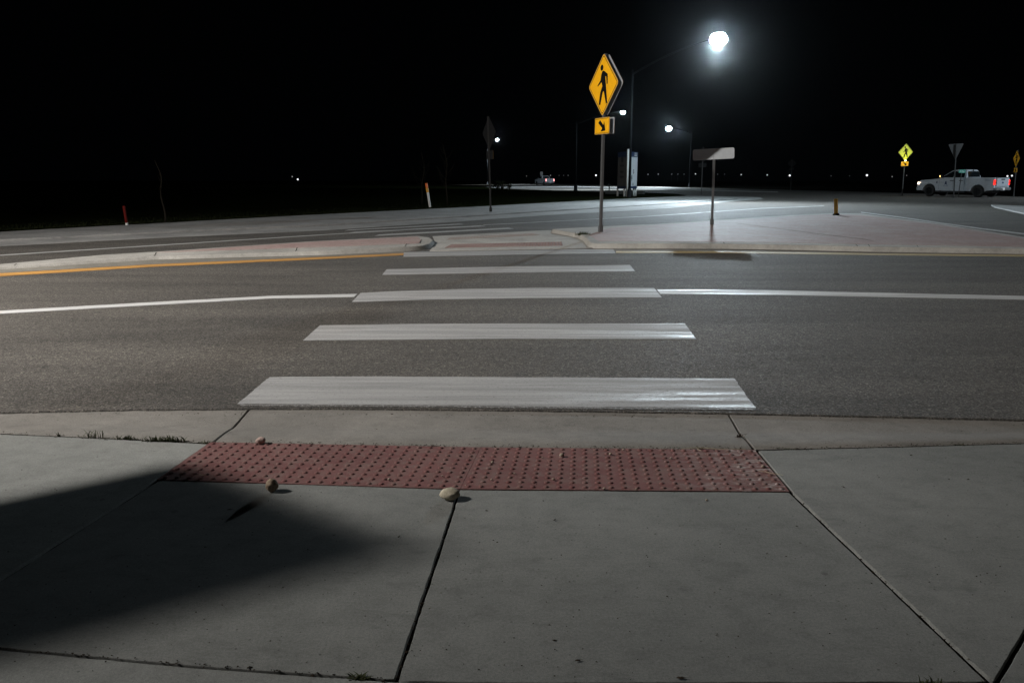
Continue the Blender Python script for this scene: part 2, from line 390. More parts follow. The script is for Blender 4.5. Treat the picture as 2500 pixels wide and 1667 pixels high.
sheet('island_kerb', [(1442, 592), (1455, 594.5), (1600, 594.5), (1768, 595), (1950, 598), (2130, 602), (2500, 607), (3500, 632), (4600, 660), (4600, 800), (3400, 690), (2500, 579), (2300, 547), (2102, 521.5), (2034, 521), (1925, 525.6), (1786, 535), (1733, 538), (1600, 547), (1470, 553), (1350, 559.5), (1372, 563.5), (1415, 571), (1432, 580)], HI, M_CURB, .11, step=.25, bevel=.02, inset=.05)
sheet('island_paving', [(1462, 588.5), (1768, 590.5), (1950, 593), (2130, 596), (2500, 602.5), (3400, 622), (4300, 650), (3400, 684), (2500, 582), (2300, 550), (2102, 525), (2034, 523), (1925, 527.5), (1786, 537), (1733, 540), (1600, 549), (1490, 556), (1437, 573)], HI + .004, M_BRICK, .01)
sheet('refuge_crossing', [(1049, 612.5), (1060, 598), (1059, 583), (1056, 577), (1337, 562), (1380, 564), (1425, 574), (1440, 584), (1449, 605), (1200, 610)], .012, M_CURB, .02)
sheet('roundabout_apron', [(2420, 500), (2520, 504), (2700, 512), (3300, 530), (3300, 580), (2700, 545), (2500, 520), (2430, 505)], .05, M_FAR, .06, bevel=.02)
# settled joint lines across the island
def crack(pts, z, w=2.0, mat=M_SOIL, zf=None):
    c = [G(x, y, z + (zf(x) if zf else 0)) for x, y in pts]
    bm = bmesh.new(); rows = []
    fine = []
    for a, b in zip(c, c[1:]):
        k = max(1, int((b - a).length / .25))
        fine += [a.lerp(b, i / k) for i in range(k)]
    fine.append(c[-1])
    for i, p in enumerate(fine):
        d = (fine[min(i + 1, len(fine) - 1)] - fine[max(i - 1, 0)]); nn = Vector((-d.y, d.x, 0)).normalized()
        j = .5 + .9 * abs(noise.noise(Vector((p.x * 3, p.y * 3, 2))))
        q = p + nn * .02 * noise.noise(Vector((p.x * 2.2, p.y * 2, 7)))
        rows.append((bm.verts.new(q - nn * w * .01 * j), bm.verts.new(q + nn * w * .01 * j)))
    for a, b in zip(rows, rows[1:]): bm.faces.new([a[0], a[1], b[1], b[0]])
    bmesh.ops.recalc_face_normals(bm, faces=bm.faces)
    return tag(from_bm('paving_joint', bm, mat), kind='structure')
crack([(1708, 543), (1795, 544.6), (1882, 556), (1990, 570), (2100, 583), (2132, 588)], HI + .009, 2.2)
crack([(1436, 574), (1523, 562), (1605, 553.5)], HI + .009, .8)
crack([(2050, 527), (2072, 531)], HI + .009, 1.6)
for x, y0, y1 in ((36, 648, 643.5), (378, 625, 616), (722, 613.5, 604), (989, 602, 595), (1026, 594, 584)): crack([(x - 1, y0), (x + 4, y1)], .006, .8, zf=ZL)
for x, y0, y1 in ((1768, 594.5, 591), (2092, 601, 596), (2121, 601, 596.5), (2240, 603, 599)): crack([(x + 1, y0), (x - 2, y1)], HI + .007, .8)

# ------------------------------------------------------------------ road paint
M_GLAREY = paint('glare_paled_yellow_paint', (.42, .33, .17), rlo=.35, wear_lo=.6)  # worn yellow line, made paler to carry the lamp's glare
def bar(pix, mat=M_WHITE, jit=.003, z=.005): return sheet('road_marking', pix, z, mat, .0045, step=.04, jit=jit)
sheet('road_marking', [(658, 920), (900, 918.5), (1300, 920.5), (1793, 923.6), (1844, 995), (1500, 993), (1100, 989), (850, 987), (580, 985)], .005, M_WHITE, .0045, step=.018, jit=.008)
M_CHIP = paint('chipped_paint_edge', (.30, .30, .30), rlo=.5, wear_lo=.47)
sheet('road_marking', [(580, 985.5), (850, 987.5), (1100, 989.5), (1500, 993.5), (1842, 995.3), (1846, 1000), (1500, 998), (1100, 993.5), (850, 991.5), (592, 990.5)], .0035, M_CHIP, .003, step=.018, jit=.006)
bar([(781, 794), (1000, 790.5), (1250, 789.5), (1672, 789.7), (1700, 827.5), (1250, 826.5), (740, 830.6)])
bar([(880, 715), (1000, 709.5), (1150, 705), (1320, 702.5), (1597, 703), (1616, 726), (1300, 727.5), (1060, 731), (859, 737)])
bar([(944, 657.5), (1250, 650.5), (1538, 647), (1550.5, 662), (1250, 665), (933, 670.8)])
bar([(986, 615.5), (1350, 610), (1497, 608), (1503, 618), (1350, 620), (985, 626.5)])
ribbon('road_marking', [(-1500, 852), (-700, 799), (0, 758.6), (344, 739), (670, 721.7), (872, 717.5)], [(-1500, 862), (-700, 807), (0, 765.5), (344, 746), (670, 728), (864, 724.5)], .005, M_WHITE2, .0045, .1, .002)
ribbon('road_marking', [(1604, 706.5), (1750, 707), (1900, 709), (2500, 722.5), (3400, 752)], [(1612, 716.5), (1750, 717.5), (1900, 719.5), (2500, 731), (3400, 760)], .005, M_WHITE2, .0045, .1, .003)
ribbon('road_marking', [(-1500, 798), (-700, 722), (0, 667.3), (375, 645.4), (800, 627), (986, 618)], [(-1500, 808), (-700, 731), (0, 674), (375, 650.8), (800, 631.6), (985, 622.5)], .005, M_YEL, .0045, .1, .003)
ribbon('road_marking', [(1504, 612.8), (1768, 613), (1950, 615.3), (2130, 618.5), (2500, 622), (3400, 648)], [(1504, 617), (1768, 617.2), (1950, 619.8), (2130, 622), (2500, 626), (3400, 655)], .005, M_GLAREY, .0045, .1, .004)
M_WORN = paint('worn_far_paint', (.34, .34, .335), wear_lo=.62)
ribbon('road_marking', [(-1500, 702), (0, 622.2), (400, 597), (800, 571.6), (985, 561)], [(-1500, 705), (0, 624), (400, 598.8), (800, 573), (985, 562.4)], .005, M_WORN, .0045)
ribbon('road_marking', [(1180, 548.8), (1400, 537.5), (1580, 527.6), (1856, 508.6), (2012, 502.5)], [(1180, 549.6), (1400, 538.5), (1580, 528.7), (1856, 509.6), (2012, 503.3)], .005, M_WORN, .0045)
bar([(925, 572.5), (1240, 556), (1254, 558.3), (914, 576)], M_WORN); bar([(868, 565.8), (1172, 550.6), (1186, 552.4), (852, 568)], M_WORN); bar([(852, 561), (1120, 546.3), (1132, 547.6), (842, 563)], M_WORN)
ribbon('road_marking', [(2102, 517.6), (2200, 529.5), (2300, 544), (2400, 557.5), (2500, 569.5), (3400, 672)], [(2102, 519.2), (2200, 531.6), (2300, 546.4), (2400, 560.2), (2500, 572.4), (3400, 677)], .005, M_WORN, .0045)

# ------------------------------------------------------------------ tactile mats
def tactile(corners, cols, rows, label, z=.0, group=None, name='tactile_mat', mat=None):
    """corners = far-left, far-right, near-right, near-left in pixels"""
    c = [G(*p, z) for p in corners]
    ctr = sum(c, Vector()) / 4
    c = [p - ctr for p in c]
    bm = bmesh.new()
    tz = .0018
    top = [bm.verts.new((p.x, p.y, tz)) for p in c]; lo = [bm.verts.new((p.x, p.y, -.02)) for p in c]
    bm.faces.new(list(reversed(top)))
    for i in range(4): bm.faces.new([top[i], top[(i + 1) % 4], lo[(i + 1) % 4], lo[i]])
    prof = [(1.0, 0), (.88, .55), (.62, .93), (0, 1)]
    for i in range(cols):
        for j in range(rows):
            u = (i + .5) / cols; v = (j + .5) / rows
            p = c[0].lerp(c[1], u).lerp(c[3].lerp(c[2], u), v)
            r, h = .0128, .0066
            rings = []
            for f, k in prof[:-1]:
                rings.append([bm.verts.new((p.x + r * f * math.cos(a * math.pi / 4), p.y + r * f * math.sin(a * math.pi / 4), tz + h * k)) for a in range(8)])
            for a, b in zip(rings, rings[1:]):
                for q in range(8):
                    fc = bm.faces.new([a[q], a[(q + 1) % 8], b[(q + 1) % 8], b[q]]); fc.smooth = True
            fc = bm.faces.new(rings[-1]); fc.smooth = True
    bmesh.ops.recalc_face_normals(bm, faces=bm.faces)
    o = from_bm(name, bm, mat or M_TAC)
    o.location = ctr
    return tag(o, label, 'tactile paving', group)
M_FADED = concrete('faded_red_concrete', (.20, .125, .11), (.31, .22, .2))
MG = 'red dotted tactile mats at the kerb ramps'
tactile([(513, 1079.5), (1173.4, 1092), (1123, 1194), (383, 1171)], 25, 10, 'brick red dotted tactile mat, its left end in the diamond shadow', group=MG)
tactile([(1174.2, 1092), (1842, 1098), (1928, 1200), (1124, 1194)], 25, 10, 'brick red dotted tactile mat with pale scuffs towards its right end', group=MG, mat=M_TAC2)
tactile([(1102, 596.5), (1372, 590.5), (1374, 599.5), (1086, 605)], 36, 10, 'distant red tactile strip across the near side of the island refuge', z=.016, group=MG, mat=M_FADED)
tactile([(1098, 580.5), (1300, 570), (1318, 574), (1090, 585.5)], 30, 8, 'faded tactile strip along the far side of the island refuge', z=.016, group=MG, mat=concrete('washed_red_concrete', (.27, .22, .2), (.36, .31, .28)))

# ------------------------------------------------------------------ stones, pebbles, weeds, straw, debris
def rock(name, pix, size, label, mat, seed, group, sub=4, amp=.18, cat='stone', z=0):
    p = G(*pix, z)
    bm = bmesh.new(); bmesh.ops.create_icosphere(bm, subdivisions=sub, radius=1)
    for v in bm.verts:
        n = noise.fractal(v.co * 1.1 + Vector((seed, seed * 2, 0)), .8, 2, 4)
        v.co *= 1 + amp * n
        v.co = Vector((v.co.x * size[0] / 2, v.co.y * size[1] / 2, v.co.z * size[2] / 2))
    m = min(v.co.z for v in bm.verts)
    for v in bm.verts: v.co.z -= m + size[2] * .02
    o = from_bm(name, bm, mat, smooth=True); o.location = (p.x, p.y, z)
    return tag(o, label, cat, group)
RS = 'loose stones on the kerb ramp'
rock('stone', (1099, 1218), (.094, .075, .053), 'pale oval stone on the sidewalk joint, largest of the loose stones', stone_mat('pale_stone', (.30, .27, .2), (.48, .44, .35)), 3.1, RS, amp=.1)
rock('stone', (665, 1199), (.056, .054, .062), 'rounded tan stone with a crack standing below the tactile mat', stone_mat('tan_stone', (.26, .2, .14), (.42, .33, .25)), 7.7, RS, amp=.16)
rock('stone', (637, 1082), (.056, .05, .034), 'low pinkish stone on the far edge of the tactile mat', stone_mat('pink_stone', (.30, .21, .18), (.42, .33, .3)), 12.3, RS, amp=.16, z=.004)
pm = stone_mat('pebble_stone', (.2, .16, .12), (.42, .36, .3))
pebs = [((950, 1172), .016), ((1080, 1163), .010), ((1137, 1186), .009), ((1256, 1157), .011), ((1371, 1114), .026), ((1351, 1172), .016), ((1490, 1110), .017), ((1475, 1194), .013), ((1522, 1099), .013), ((1638, 1120), .013), ((1202, 1130), .015), ((1200, 1172), .012), ((1324, 1118), .01), ((1862, 1141), .018), ((1553, 1195), .01), ((1725, 1222), .012)]
for i, (p, s) in enumerate(pebs):
    near = 'largest of the pebbles' if s > .02 else None
    where = ['left of the middle joint', 'just left of the mat joint', 'beside the mat joint at the near edge', 'near the middle of the right mat', '', 'near the lower edge of the right mat', 'upper middle of the right mat', 'on the near edge of the right mat', 'at the far edge of the right mat', 'between scuffs and far edge', 'just right of the mat joint', 'low beside the mat joint', 'left beside the largest pebble', 'at the right end of the scuffs', 'on the near edge below the scuffs', 'on bare concrete below the red mat'][i]
    rock('pebble', p, (s, s * .9, s * .75), 'tiny buff pebble ' + (near + ' on the red mat' if near else where), pm, 20 + i * 3.3, 'tiny pebbles scattered on the tactile mats', sub=2, amp=.2, cat='pebble', z=.004 if i < 14 else 0)

def tuft(pix, w, h, n, label,  mat=M_BLADE, z=-.012, lean=.9, name='weed', wd=.0022, group='weeds in the paving joints'):
    p = G(*pix, 0); bm = bmesh.new(); h *= 1.25; n = int(n * 1.3)
    for i in range(n):
        x = max(-.6 * w, min(.6 * w, random.gauss(0, w * .28))); y = random.uniform(-.008, .008); hh = h * random.uniform(.35, 1); a = random.uniform(0, 6.28); ln = random.uniform(.2, lean) * hh
        dx, dy = math.cos(a) * ln, math.sin(a) * ln * .6; s = random.uniform(.6, 1.3) * wd
        pts = [(0, 0, s), (.35, .55, s), (.7, .85, s * .7), (1.0, .95 if random.random() < .6 else .7, s * .1)]
        px, py = -math.sin(a), math.cos(a); prev = None
        for f, g, ww in pts:
            c = Vector((x + dx * f * f, y + dy * f * f, z + hh * g))
            cur = (bm.verts.new(c + Vector((px * ww, py * ww, 0)) * 1), bm.verts.new(c - Vector((px * ww, py * ww, 0))))
            if prev: bm.faces.new([prev[0], prev[1], cur[1], cur[0]])
            prev = cur
    o = from_bm(name, bm, mat); o.location = (p.x, p.y, 0)
    return tag(o, label, 'weed', group)
tuft((222, 1069), .16, .055, 26, 'sparse spiky weed, farthest left in the gutter joint', lean=1.3)
tuft((305, 1072), .11, .032, 60, 'low weed clump second from the left in the gutter joint', lean=1.3)
tuft((400, 1077), .19, .038, 130, 'densest dark weed clump in the gutter joint left of the ramp', lean=1.3, wd=.003)
tuft((500, 1081), .10, .022, 40, 'small weed at the left upper corner of the red mat', lean=1.5)
tuft((143, 1064), .02, .04, 5, 'single upright stalk in the gutter joint near the left edge')
tuft((20, 1059), .12, .008, 30, 'flat scrap of moss in the gutter joint at the far left', lean=2)
tuft((745, 1083), .20, .014, 40, 'thin dry weed line along the mat beside the pink stone', mat=M_LEAFD, lean=2.2)
tuft((1060, 1089), .05, .016, 22, 'tiny weed at the far edge left of the mat joint', mat=M_LEAFD, lean=2)
tuft((1705, 1094), .11, .015, 50, 'reddish brown dry weed at the far edge of the right mat', mat=M_LEAFD, lean=2.2)
tuft((1806, 1062), .05, .02, 22, 'wiry weed in the slanting gutter joint on the right', mat=M_LEAFD, lean=1.8)
tuft((1910, 1093), .10, .014, 50, 'dark weed in the gutter joint right of the ramp', lean=1.8)
tuft((2335, 1083), .08, .014, 36, 'small weed in the gutter joint near the right edge', lean=1.8)
tuft((875, 1656), .045, .02, 60, 'star shaped weed in the joint at the bottom of the picture', lean=1.8, wd=.003)
tuft((468, 1632), .03, .006, 14, 'scrap of moss in the bottom joint on the left', lean=1.6)
tuft((2270, 1674), .08, .035, 40, 'spiky grass tuft at the bottom right edge', lean=1)
tuft((2375, 1676), .06, .02, 40, 'low grass tuft at the bottom right slab corner', lean=1)
tuft((1036, 1488), .02, .012, 10, 'curled dead leaf beside the middle joint', mat=M_LEAFD, lean=2, wd=.004)
o = tuft((1424, 577), .30, .09, 110, 'low weed growing at the corner of the island kerb', lean=1.2, wd=.0045); o.location = G(1422, 574, .09)

def straw(a, b, label, z=.008, r=.0011):
    A, B = G(*a, z), G(*b, z); d = B - A; L = d.length; bm = bmesh.new(); n = 6; prev = None
    for i in range(n + 1):
        c = Vector((L * i / n, .012 * L * math.sin(i * 1.3) * 3, .5 * L * .04 * math.sin(math.pi * i / n)))
        ring = [bm.verts.new(c + Vector((0, r * math.cos(q * math.pi / 2), r * math.sin(q * math.pi / 2)))) for q in range(4)]
        if prev:
            for q in range(4): bm.faces.new([prev[q], prev[(q + 1) % 4], ring[(q + 1) % 4], ring[q]])
        prev = ring
    o = from_bm('straw', bm, M_STRAW); o.location = A; o.rotation_euler = (0, 0, math.atan2(d.y, d.x))
    return tag(o, label, 'straw', 'dry straws on the ramp')
straw((1852, 1150), (1912, 1160), 'long pale straw lying across the right edge of the mat', z=.012)
straw((1664, 1095.5), (1822, 1098), 'long straight straw along the far edge of the right mat', z=.010, r=.0012)
straw((1702, 1096), (1712, 1100), 'short pale straw beside the reddish dry weed', z=.01)
straw((486, 1158), (496, 1159), 'short pale straw at the shadowed end of the left mat', z=.01)

# leaf bits, grit: uncountable
bm = bmesh.new()
for i in range(560):
    px = random.uniform(-200, 2700); py = random.uniform(1000, 1660)
    p = G(px, py, .0015)
    s = random.uniform(.0012, .0042) * (1.7 if random.random() < .08 else 1)
    if 380 < px < 1930 and 1078 < py < 1200: p.z = .0065
    k = random.randint(4, 6); a0 = random.random() * 6
    vs = [bm.verts.new(p + Vector((math.cos(a0 + a * 6.283 / k) * s * random.uniform(.4, 1.5), math.sin(a0 + a * 6.283 / k) * s * random.uniform(.3, .8), random.uniform(0, .0035)))) for a in range(k)]
    c = bm.verts.new(p + Vector((0, 0, .0035)))
    for a in range(k): bm.faces.new([vs[a], vs[(a + 1) % k], c])
lines = [((0, 1058), (519, 1082), 110), ((519, 1080), (1240, 1091), 120), ((1240, 1092), (1842, 1097), 150), ((1842, 1098), (2500, 1081), 110), ((1108, 1235), (970, 1655), 60), ((0, 1584), (960, 1661), 90), ((1930, 1202), (2410, 1661), 40), ((0, 1006), (2500, 1024), 120)]
for (a, b, n) in lines:
    for i in range(n):
        u = random.random(); p = G(a[0] + (b[0] - a[0]) * u, a[1] + (b[1] - a[1]) * u + random.gauss(0, 2.2), .001)
        if a[1] > 1070 and b[1] < 1100 and 519 <= a[0] < 1842: p.z = .004
        s = random.uniform(.0015, .005) * (1.6 if random.random() < .12 else 1); k = random.randint(4, 6); a0 = random.random() * 6
        vs = [bm.verts.new(p + Vector((math.cos(a0 + q * 6.283 / k) * s * random.uniform(.5, 1.8), math.sin(a0 + q * 6.283 / k) * s * random.uniform(.3, .9), random.uniform(0, .004)))) for q in range(k)]
        c = bm.verts.new(p + Vector((0, 0, .005)))
        for q in range(k): bm.faces.new([vs[q], vs[(q + 1) % k], c])
tag(from_bm('leaf_debris', bm, M_LEAFD), 'dark crumbs of leaf and grit scattered over the concrete', 'debris', kind='stuff')
def leaf(pix, s, label, rz=0):
    p = G(*pix, .002); bm = bmesh.new()
    out = [(-1, 0, .1), (-.5, .34, .4), (0, .42, .15), (.4, .25, .5), (.75, .1, .2), (1.5, .12, .1), (1.5, .02, .1), (.75, -.1, .3), (.3, -.35, .1), (-.4, -.3, .35)]
    vs = [bm.verts.new((x * s, y * s, .002 + z * s * .35)) for x, y, z in out]; c = bm.verts.new((0, 0, .006))
    for i in range(len(vs)): bm.faces.new([vs[i], vs[(i + 1) % len(vs)], c])
    o = from_bm('dead_leaf', bm, M_LEAFD); o.location = p; o.rotation_euler = (0, 0, rz)
    tag(o, label, 'leaf', 'dead leaves on the sidewalk')
leaf((1411, 1613), .011, 'small dark dead leaf near the bottom centre of the sidewalk', .2)
leaf((1662, 1656), .015, 'brown dead leaf with stalk at the bottom edge of the sidewalk', 0)
leaf((1354, 1270), .010, 'dark leaf scrap on the slab right of the middle joint', 1)
leaf((2060, 1190), .010, 'dark leaf scrap on the right hand slab below the gutter', 2)
leaf((2224, 1112), .010, 'dark leaf scrap on the right hand slab close to the gutter', .5)
leaf((974, 1311), .010, 'dark twig scrap beside the tip of the diamond shadow', 1.4)
leaf((560, 1245), .012, 'dark leaf scrap inside the upper edge of the shadow', .3)
leaf((2363, 1171), .008, 'dark leaf scrap on the slab near the right edge', .3)

# ------------------------------------------------------------------ mesh helpers for made objects
def tube(bm, pts, rad, seg=10, cap=True, mi=0):
    pts = [Vector(p) for p in pts]; rad = rad if isinstance(rad, (list, tuple)) else [rad] * len(pts); prev = None
    for i, p in enumerate(pts):
        d = (pts[min(i + 1, len(pts) - 1)] - pts[max(i - 1, 0)]).normalized()
        u = d.cross(Vector((0, 1, 0)) if abs(d.y) < .9 else Vector((1, 0, 0))).normalized(); w = d.cross(u)
        ring = [bm.verts.new(p + (u * math.cos(a * 2 * math.pi / seg) + w * math.sin(a * 2 * math.pi / seg)) * rad[i]) for a in range(seg)]
        if prev:
            for a in range(seg):
                f = bm.faces.new([prev[a], prev[(a + 1) % seg], ring[(a + 1) % seg], ring[a]]); f.smooth = True; f.material_index = mi
        elif cap: bm.faces.new(list(reversed(ring))).material_index = mi
        prev = ring
    if cap: bm.faces.new(prev).material_index = mi
def box(bm, lo, hi, bev=0, mi=0):
    r = bmesh.ops.create_cube(bm, size=1)
    for v in r['verts']:
        v.co = Vector([(lo[k] + hi[k]) / 2 + v.co[k] * (hi[k] - lo[k]) for k in range(3)])
    fs = set(f for v in r['verts'] for f in v.link_faces)
    for f in fs: f.material_index = mi
    if bev: bmesh.ops.bevel(bm, geom=list(set(e for v in r['verts'] for e in v.link_edges)), offset=bev, segments=2, affect='EDGES')
def prism(bm, outline, y0, y1, mi=0, axis='y'):
    """outline in (x,z), extruded along y from y0 to y1"""
    n = len(outline); pts = [Vector((a, b, 0)) for a, b in outline]
    mk = (lambda a, b, y: (a, y, b)) if axis == 'y' else (lambda a, b, y: (y, a, b))
    A = [bm.verts.new(mk(a, b, y0)) for a, b in outline]; B = [bm.verts.new(mk(a, b, y1)) for a, b in outline]
    fs = []
    for t in tessellate_polygon([pts]):
        fs.append(bm.faces.new([A[i] for i in t])); fs.append(bm.faces.new([B[i] for i in reversed(t)]))
    for i in range(n): fs.append(bm.faces.new([A[i], A[(i + 1) % n], B[(i + 1) % n], B[i]]))
    for f in fs: f.material_index = mi
    bmesh.ops.recalc_face_normals(bm, faces=fs)
def rounded(pts, r, k=4):
    out = []; n = len(pts)
    for i in range(n):
        p = Vector(pts[i]); a = (Vector(pts[i - 1]) - p).normalized(); b = (Vector(pts[(i + 1) % n]) - p).normalized()
        for j in range(k + 1):
            t = j / k; q = p + a * r * (1 - t) ** 2 + b * r * t ** 2; out.append((q.x, q.y))
    return out

# ------------------------------------------------------------------ signs. local frame: face looks to -y, x across, z up
def sym(px, y): return ((px - (435 - (y - 70) * .0357)) / 270 * .645, (630 - y) / 560 * .645)
PED = {'head': [(-.068 + .060 * math.cos(a * math.pi / 8), .352 + .062 * math.sin(a * math.pi / 8)) for a in range(16)],
       'body': [sym(*p) for p in ((405, 388), (420, 383), (440, 390), (498, 455), (497, 625), (480, 625), (473, 490), (456, 487), (467, 650), (487, 955), (465, 975), (428, 745), (418, 745), (405, 775), (362, 980), (333, 968), (365, 760), (402, 650), (390, 575), (325, 642), (313, 630), (370, 545), (384, 450))]}
scale_near = True
def diamond(h, off=0): return rounded([(0, h - off), (h - off, 0), (0, -h + off), (-h + off, 0)], .09 if not off else .06)
def ped_panel(parent, zc, yoff, h, face, flip=1, name='sign_panel', plate=True, facemat=True):
    s = h / .645
    bm = bmesh.new(); prism(bm, [(x, z + zc) for x, z in diamond(h)], yoff, yoff + flip * .004)
    o = from_bm(name, bm, M_SIGNED if facemat and scale_near else M_DIMBACK, parent)
    # aluminium sheet behind
    bm = bmesh.new(); prism(bm, [(x, z + zc) for x, z in diamond(h)], yoff + flip * .0045, yoff + flip * .007); from_bm('back_sheet', bm, M_BACK if scale_near else M_DIMBACK, o)
    if facemat:
        bm = bmesh.new()
        prism(bm, [(x, z + zc) for x, z in diamond(h, .022 * s)], yoff - flip * .002, yoff - flip * .0002); ob = from_bm('face_sheeting', bm, face, o)
        bm = bmesh.new()   # black border, as four thin bars
        q = h - .042 * s
        outer = rounded([(0, q), (q, 0), (0, -q), (-q, 0)], .055); q2 = q - .020 * s; inner = rounded([(0, q2), (q2, 0), (0, -q2), (-q2, 0)], .05)
        n = len(outer)
        y = yoff - flip * .0035
        A = [bm.verts.new((a, y, b + zc)) for a, b in outer]; B = [bm.verts.new((a, y, b + zc)) for a, b in inner]
        for i in range(n): bm.faces.new([A[i], A[(i + 1) % n], B[(i + 1) % n], B[i]])
        for k in ('head', 'body'):
            prism(bm, [(x * s * (-1 if flip < 0 else 1), z * s * 1.0 + zc) for x, z in PED[k]], yoff - flip * .0055, yoff - flip * .003)
        for zz in (.50, -.52): tube(bm, [(0.01, yoff - flip * .006, zc + zz * s), (0.01, yoff - flip * .003, zc + zz * s)], .008, 8)
        bmesh.ops.recalc_face_normals(bm, faces=bm.faces)
        from_bm('pedestrian_symbol', bm, M_INK, o)
    return o
def arrow_panel(parent, zc, yoff, w, h, face, flip=1, facemat=True, mirror=1):
    bm = bmesh.new(); prism(bm, [(x, z + zc) for x, z in rounded([(-w, h), (w, h), (w, -h), (-w, -h)], .035)], yoff, yoff + flip * .004)
    o = from_bm('arrow_plate', bm, M_SIGNED if facemat else M_BACK, parent)
    bm = bmesh.new(); prism(bm, [(x, z + zc) for x, z in rounded([(-w, h), (w, h), (w, -h), (-w, -h)], .035)], yoff + flip * .0045, yoff + flip * .007); from_bm('back_sheet', bm, M_BACK if scale_near else M_DIMBACK, o)
    if facemat:
        i = .010
        bm = bmesh.new(); prism(bm, [(x, z + zc) for x, z in rounded([(-w + i, h - i), (w - i, h - i), (w - i, -h + i), (-w + i, -h + i)], .03)], yoff - flip * .002, yoff - flip * .0002); from_bm('face_sheeting', bm, face, o)
        bm = bmesh.new(); y0, y1 = yoff - flip * .005, yoff - flip * .003
        q = .014; g = .030
        for lo, hi in (((-w + q + .01, h - g), (w - q - .01, h - g + .009)), ((-w + q + .01, -h + g - .009), (w - q - .01, -h + g))):
            prism(bm, [(lo[0], zc + lo[1]), (hi[0], zc + lo[1]), (hi[0], zc + hi[1]), (lo[0], zc + hi[1])], y0, y1)
        for x in (-w + q + .002, w - q - .009): prism(bm, [(x, zc - h + g), (x + .007, zc - h + g), (x + .007, zc + h - g), (x, zc + h - g)], y0, y1)
        s = h / .16
        ar = [(-.075, .10), (-.135, .055), (-.02, -.055), (-.075, -.10), (.12, -.085), (.05, .10), (.035, .0)]
        ar = [(-.08, .115), (-.15, .06), (.015, -.045), (-.045, -.11), (.15, -.095), (.09, .085), (.06, .015)]
        prism(bm, [(x * mirror * s * w / h * .52, z * s + zc) for x, z in ar], y0, y1)
        from_bm('arrow_symbol', bm, M_INK, o)
    return o
def post(parent, hgt, w=.055, mat=None, base=True):
    bm = bmesh.new(); box(bm, (-w / 2, -w / 2, 0), (w / 2, w / 2, hgt), .006)
    p = from_bm('post', bm, mat or M_GALV, parent)
    if base:
        bm = bmesh.new(); box(bm, (-w * .72, -w * .72, -.02), (w * .72, w * .72, .16), .006); tube(bm, [(-w * .9, 0, .11), (w * .9, 0, .11)], .009, 6)
        from_bm('post_sleeve', bm, mat or M_GALV, p)
    return p
def ped_sign(pix, toppix, rz, label, scale=1.0, double=False, face=None, z=0, postmat=None, mirror=1, backonly=False, h=.645, lean=0, plate_w=.32):
    """post foot at pix, diamond top at toppix"""
    b = G(*pix, z); top = P(toppix[0], toppix[1], b.y)
    H = (top.z - b.z); lx = math.atan2(top.x - b.x, H)
    t = thing('pedestrian_sign', label, 'road sign', b, 0, 'pedestrian crossing signs')
    t.rotation_mode = 'YXZ' if False else 'XYZ'
    m = Matrix.Rotation(lx, 4, 'Y') @ Matrix.Rotation(rz, 4, 'Z'); t.rotation_euler = m.to_euler()
    hs = h * scale; zc = H - hs
    post(t, H - .02, .06 * scale, postmat)
    if not backonly:
        ped_panel(t, zc, -.036 * scale, hs, face or M_SIGN)
        arrow_panel(t, zc - hs - .19 * scale, -.036 * scale, plate_w * scale, .17 * scale, M_SIGN, mirror=mirror)
        if double:
            ped_panel(t, zc, .036 * scale + .05, hs, face or M_SIGN, flip=-1)
            arrow_panel(t, zc - hs - .19 * scale, .036 * scale + .05, plate_w * scale, .17 * scale, face or M_SIGN, flip=-1)
    else:
        ped_panel(t, zc, .036 * scale, hs, face or M_SIGN, flip=-1)
        arrow_panel(t, zc - hs - .19 * scale, .036 * scale, plate_w * scale, .17 * scale, face or M_SIGN, flip=-1)
    return t
# rz: 0 looks at the camera side (-y); negative turns the face towards the left (-x)
ped_sign((1466, 567), (1478.5, 129.5), -R(67), 'tall amber pedestrian diamond with down arrow plate on the island, largest and nearest sign', 1.09, double=True, z=HI)
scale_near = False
ped_sign((1198, 517), (1191, 283), R(180 - 64), 'dim backed pedestrian sign seen edge on by the far sidewalk, left of the lamp posts', .97, z=.05, postmat=M_GALVD, face=M_SIGN)
ped_sign((1712, 475), (1717, 358), R(180 - 14), 'dim backed diamond sign behind the blank street name blade', .96, z=0, postmat=M_GALVD)
t4 = ped_sign((2202, 478), (2212, 350), R(13), 'bright lime yellow pedestrian diamond left of the white pickup', .98, face=M_SIGN2, z=0, postmat=M_GALVD)
t5 = ped_sign((2474.5, 481), (2485, 366), -R(101), 'narrow turned amber pedestrian sign at the right edge beyond the pickup', .9, z=0, postmat=M_GALVD)
t6 = ped_sign((1930, 463), (1934, 388), R(180 - 20), 'faint sign back far off against the black, below the brightest lamp', .8, z=0, postmat=M_GALVD)
# beacon lamp under the lime sign
bm = bmesh.new(); box(bm, (-.05, -.11, 0), (.05, -.05, .06), .01)
bc = from_bm('beacon_lamp', bm, emis('beacon_light', (.75, 1, .35), 14), t4); bc.location = (0, 0, (P(2212, 350, G(2202, 478).y).z - G(2202, 478).z) - 1.29 * .98 + .01)
def lamp_obj(name, kind, loc, energy, col, parent=None, **kw):
    l = bpy.data.lights.new(name, kind); l.energy = energy; l.color = col
    for k, v in kw.items(): setattr(l, k, v)
    o = bpy.data.objects.new(name, l); COL.objects.link(o); o.location = loc
    if parent: o.parent = parent
    return o
lamp_obj('sign_face_fill', 'POINT', (0, -.75, bc.location.z + .05), 16, (1, .95, .7), t4, shadow_soft_size=.03)  # added point light floating before the sign to brighten its face

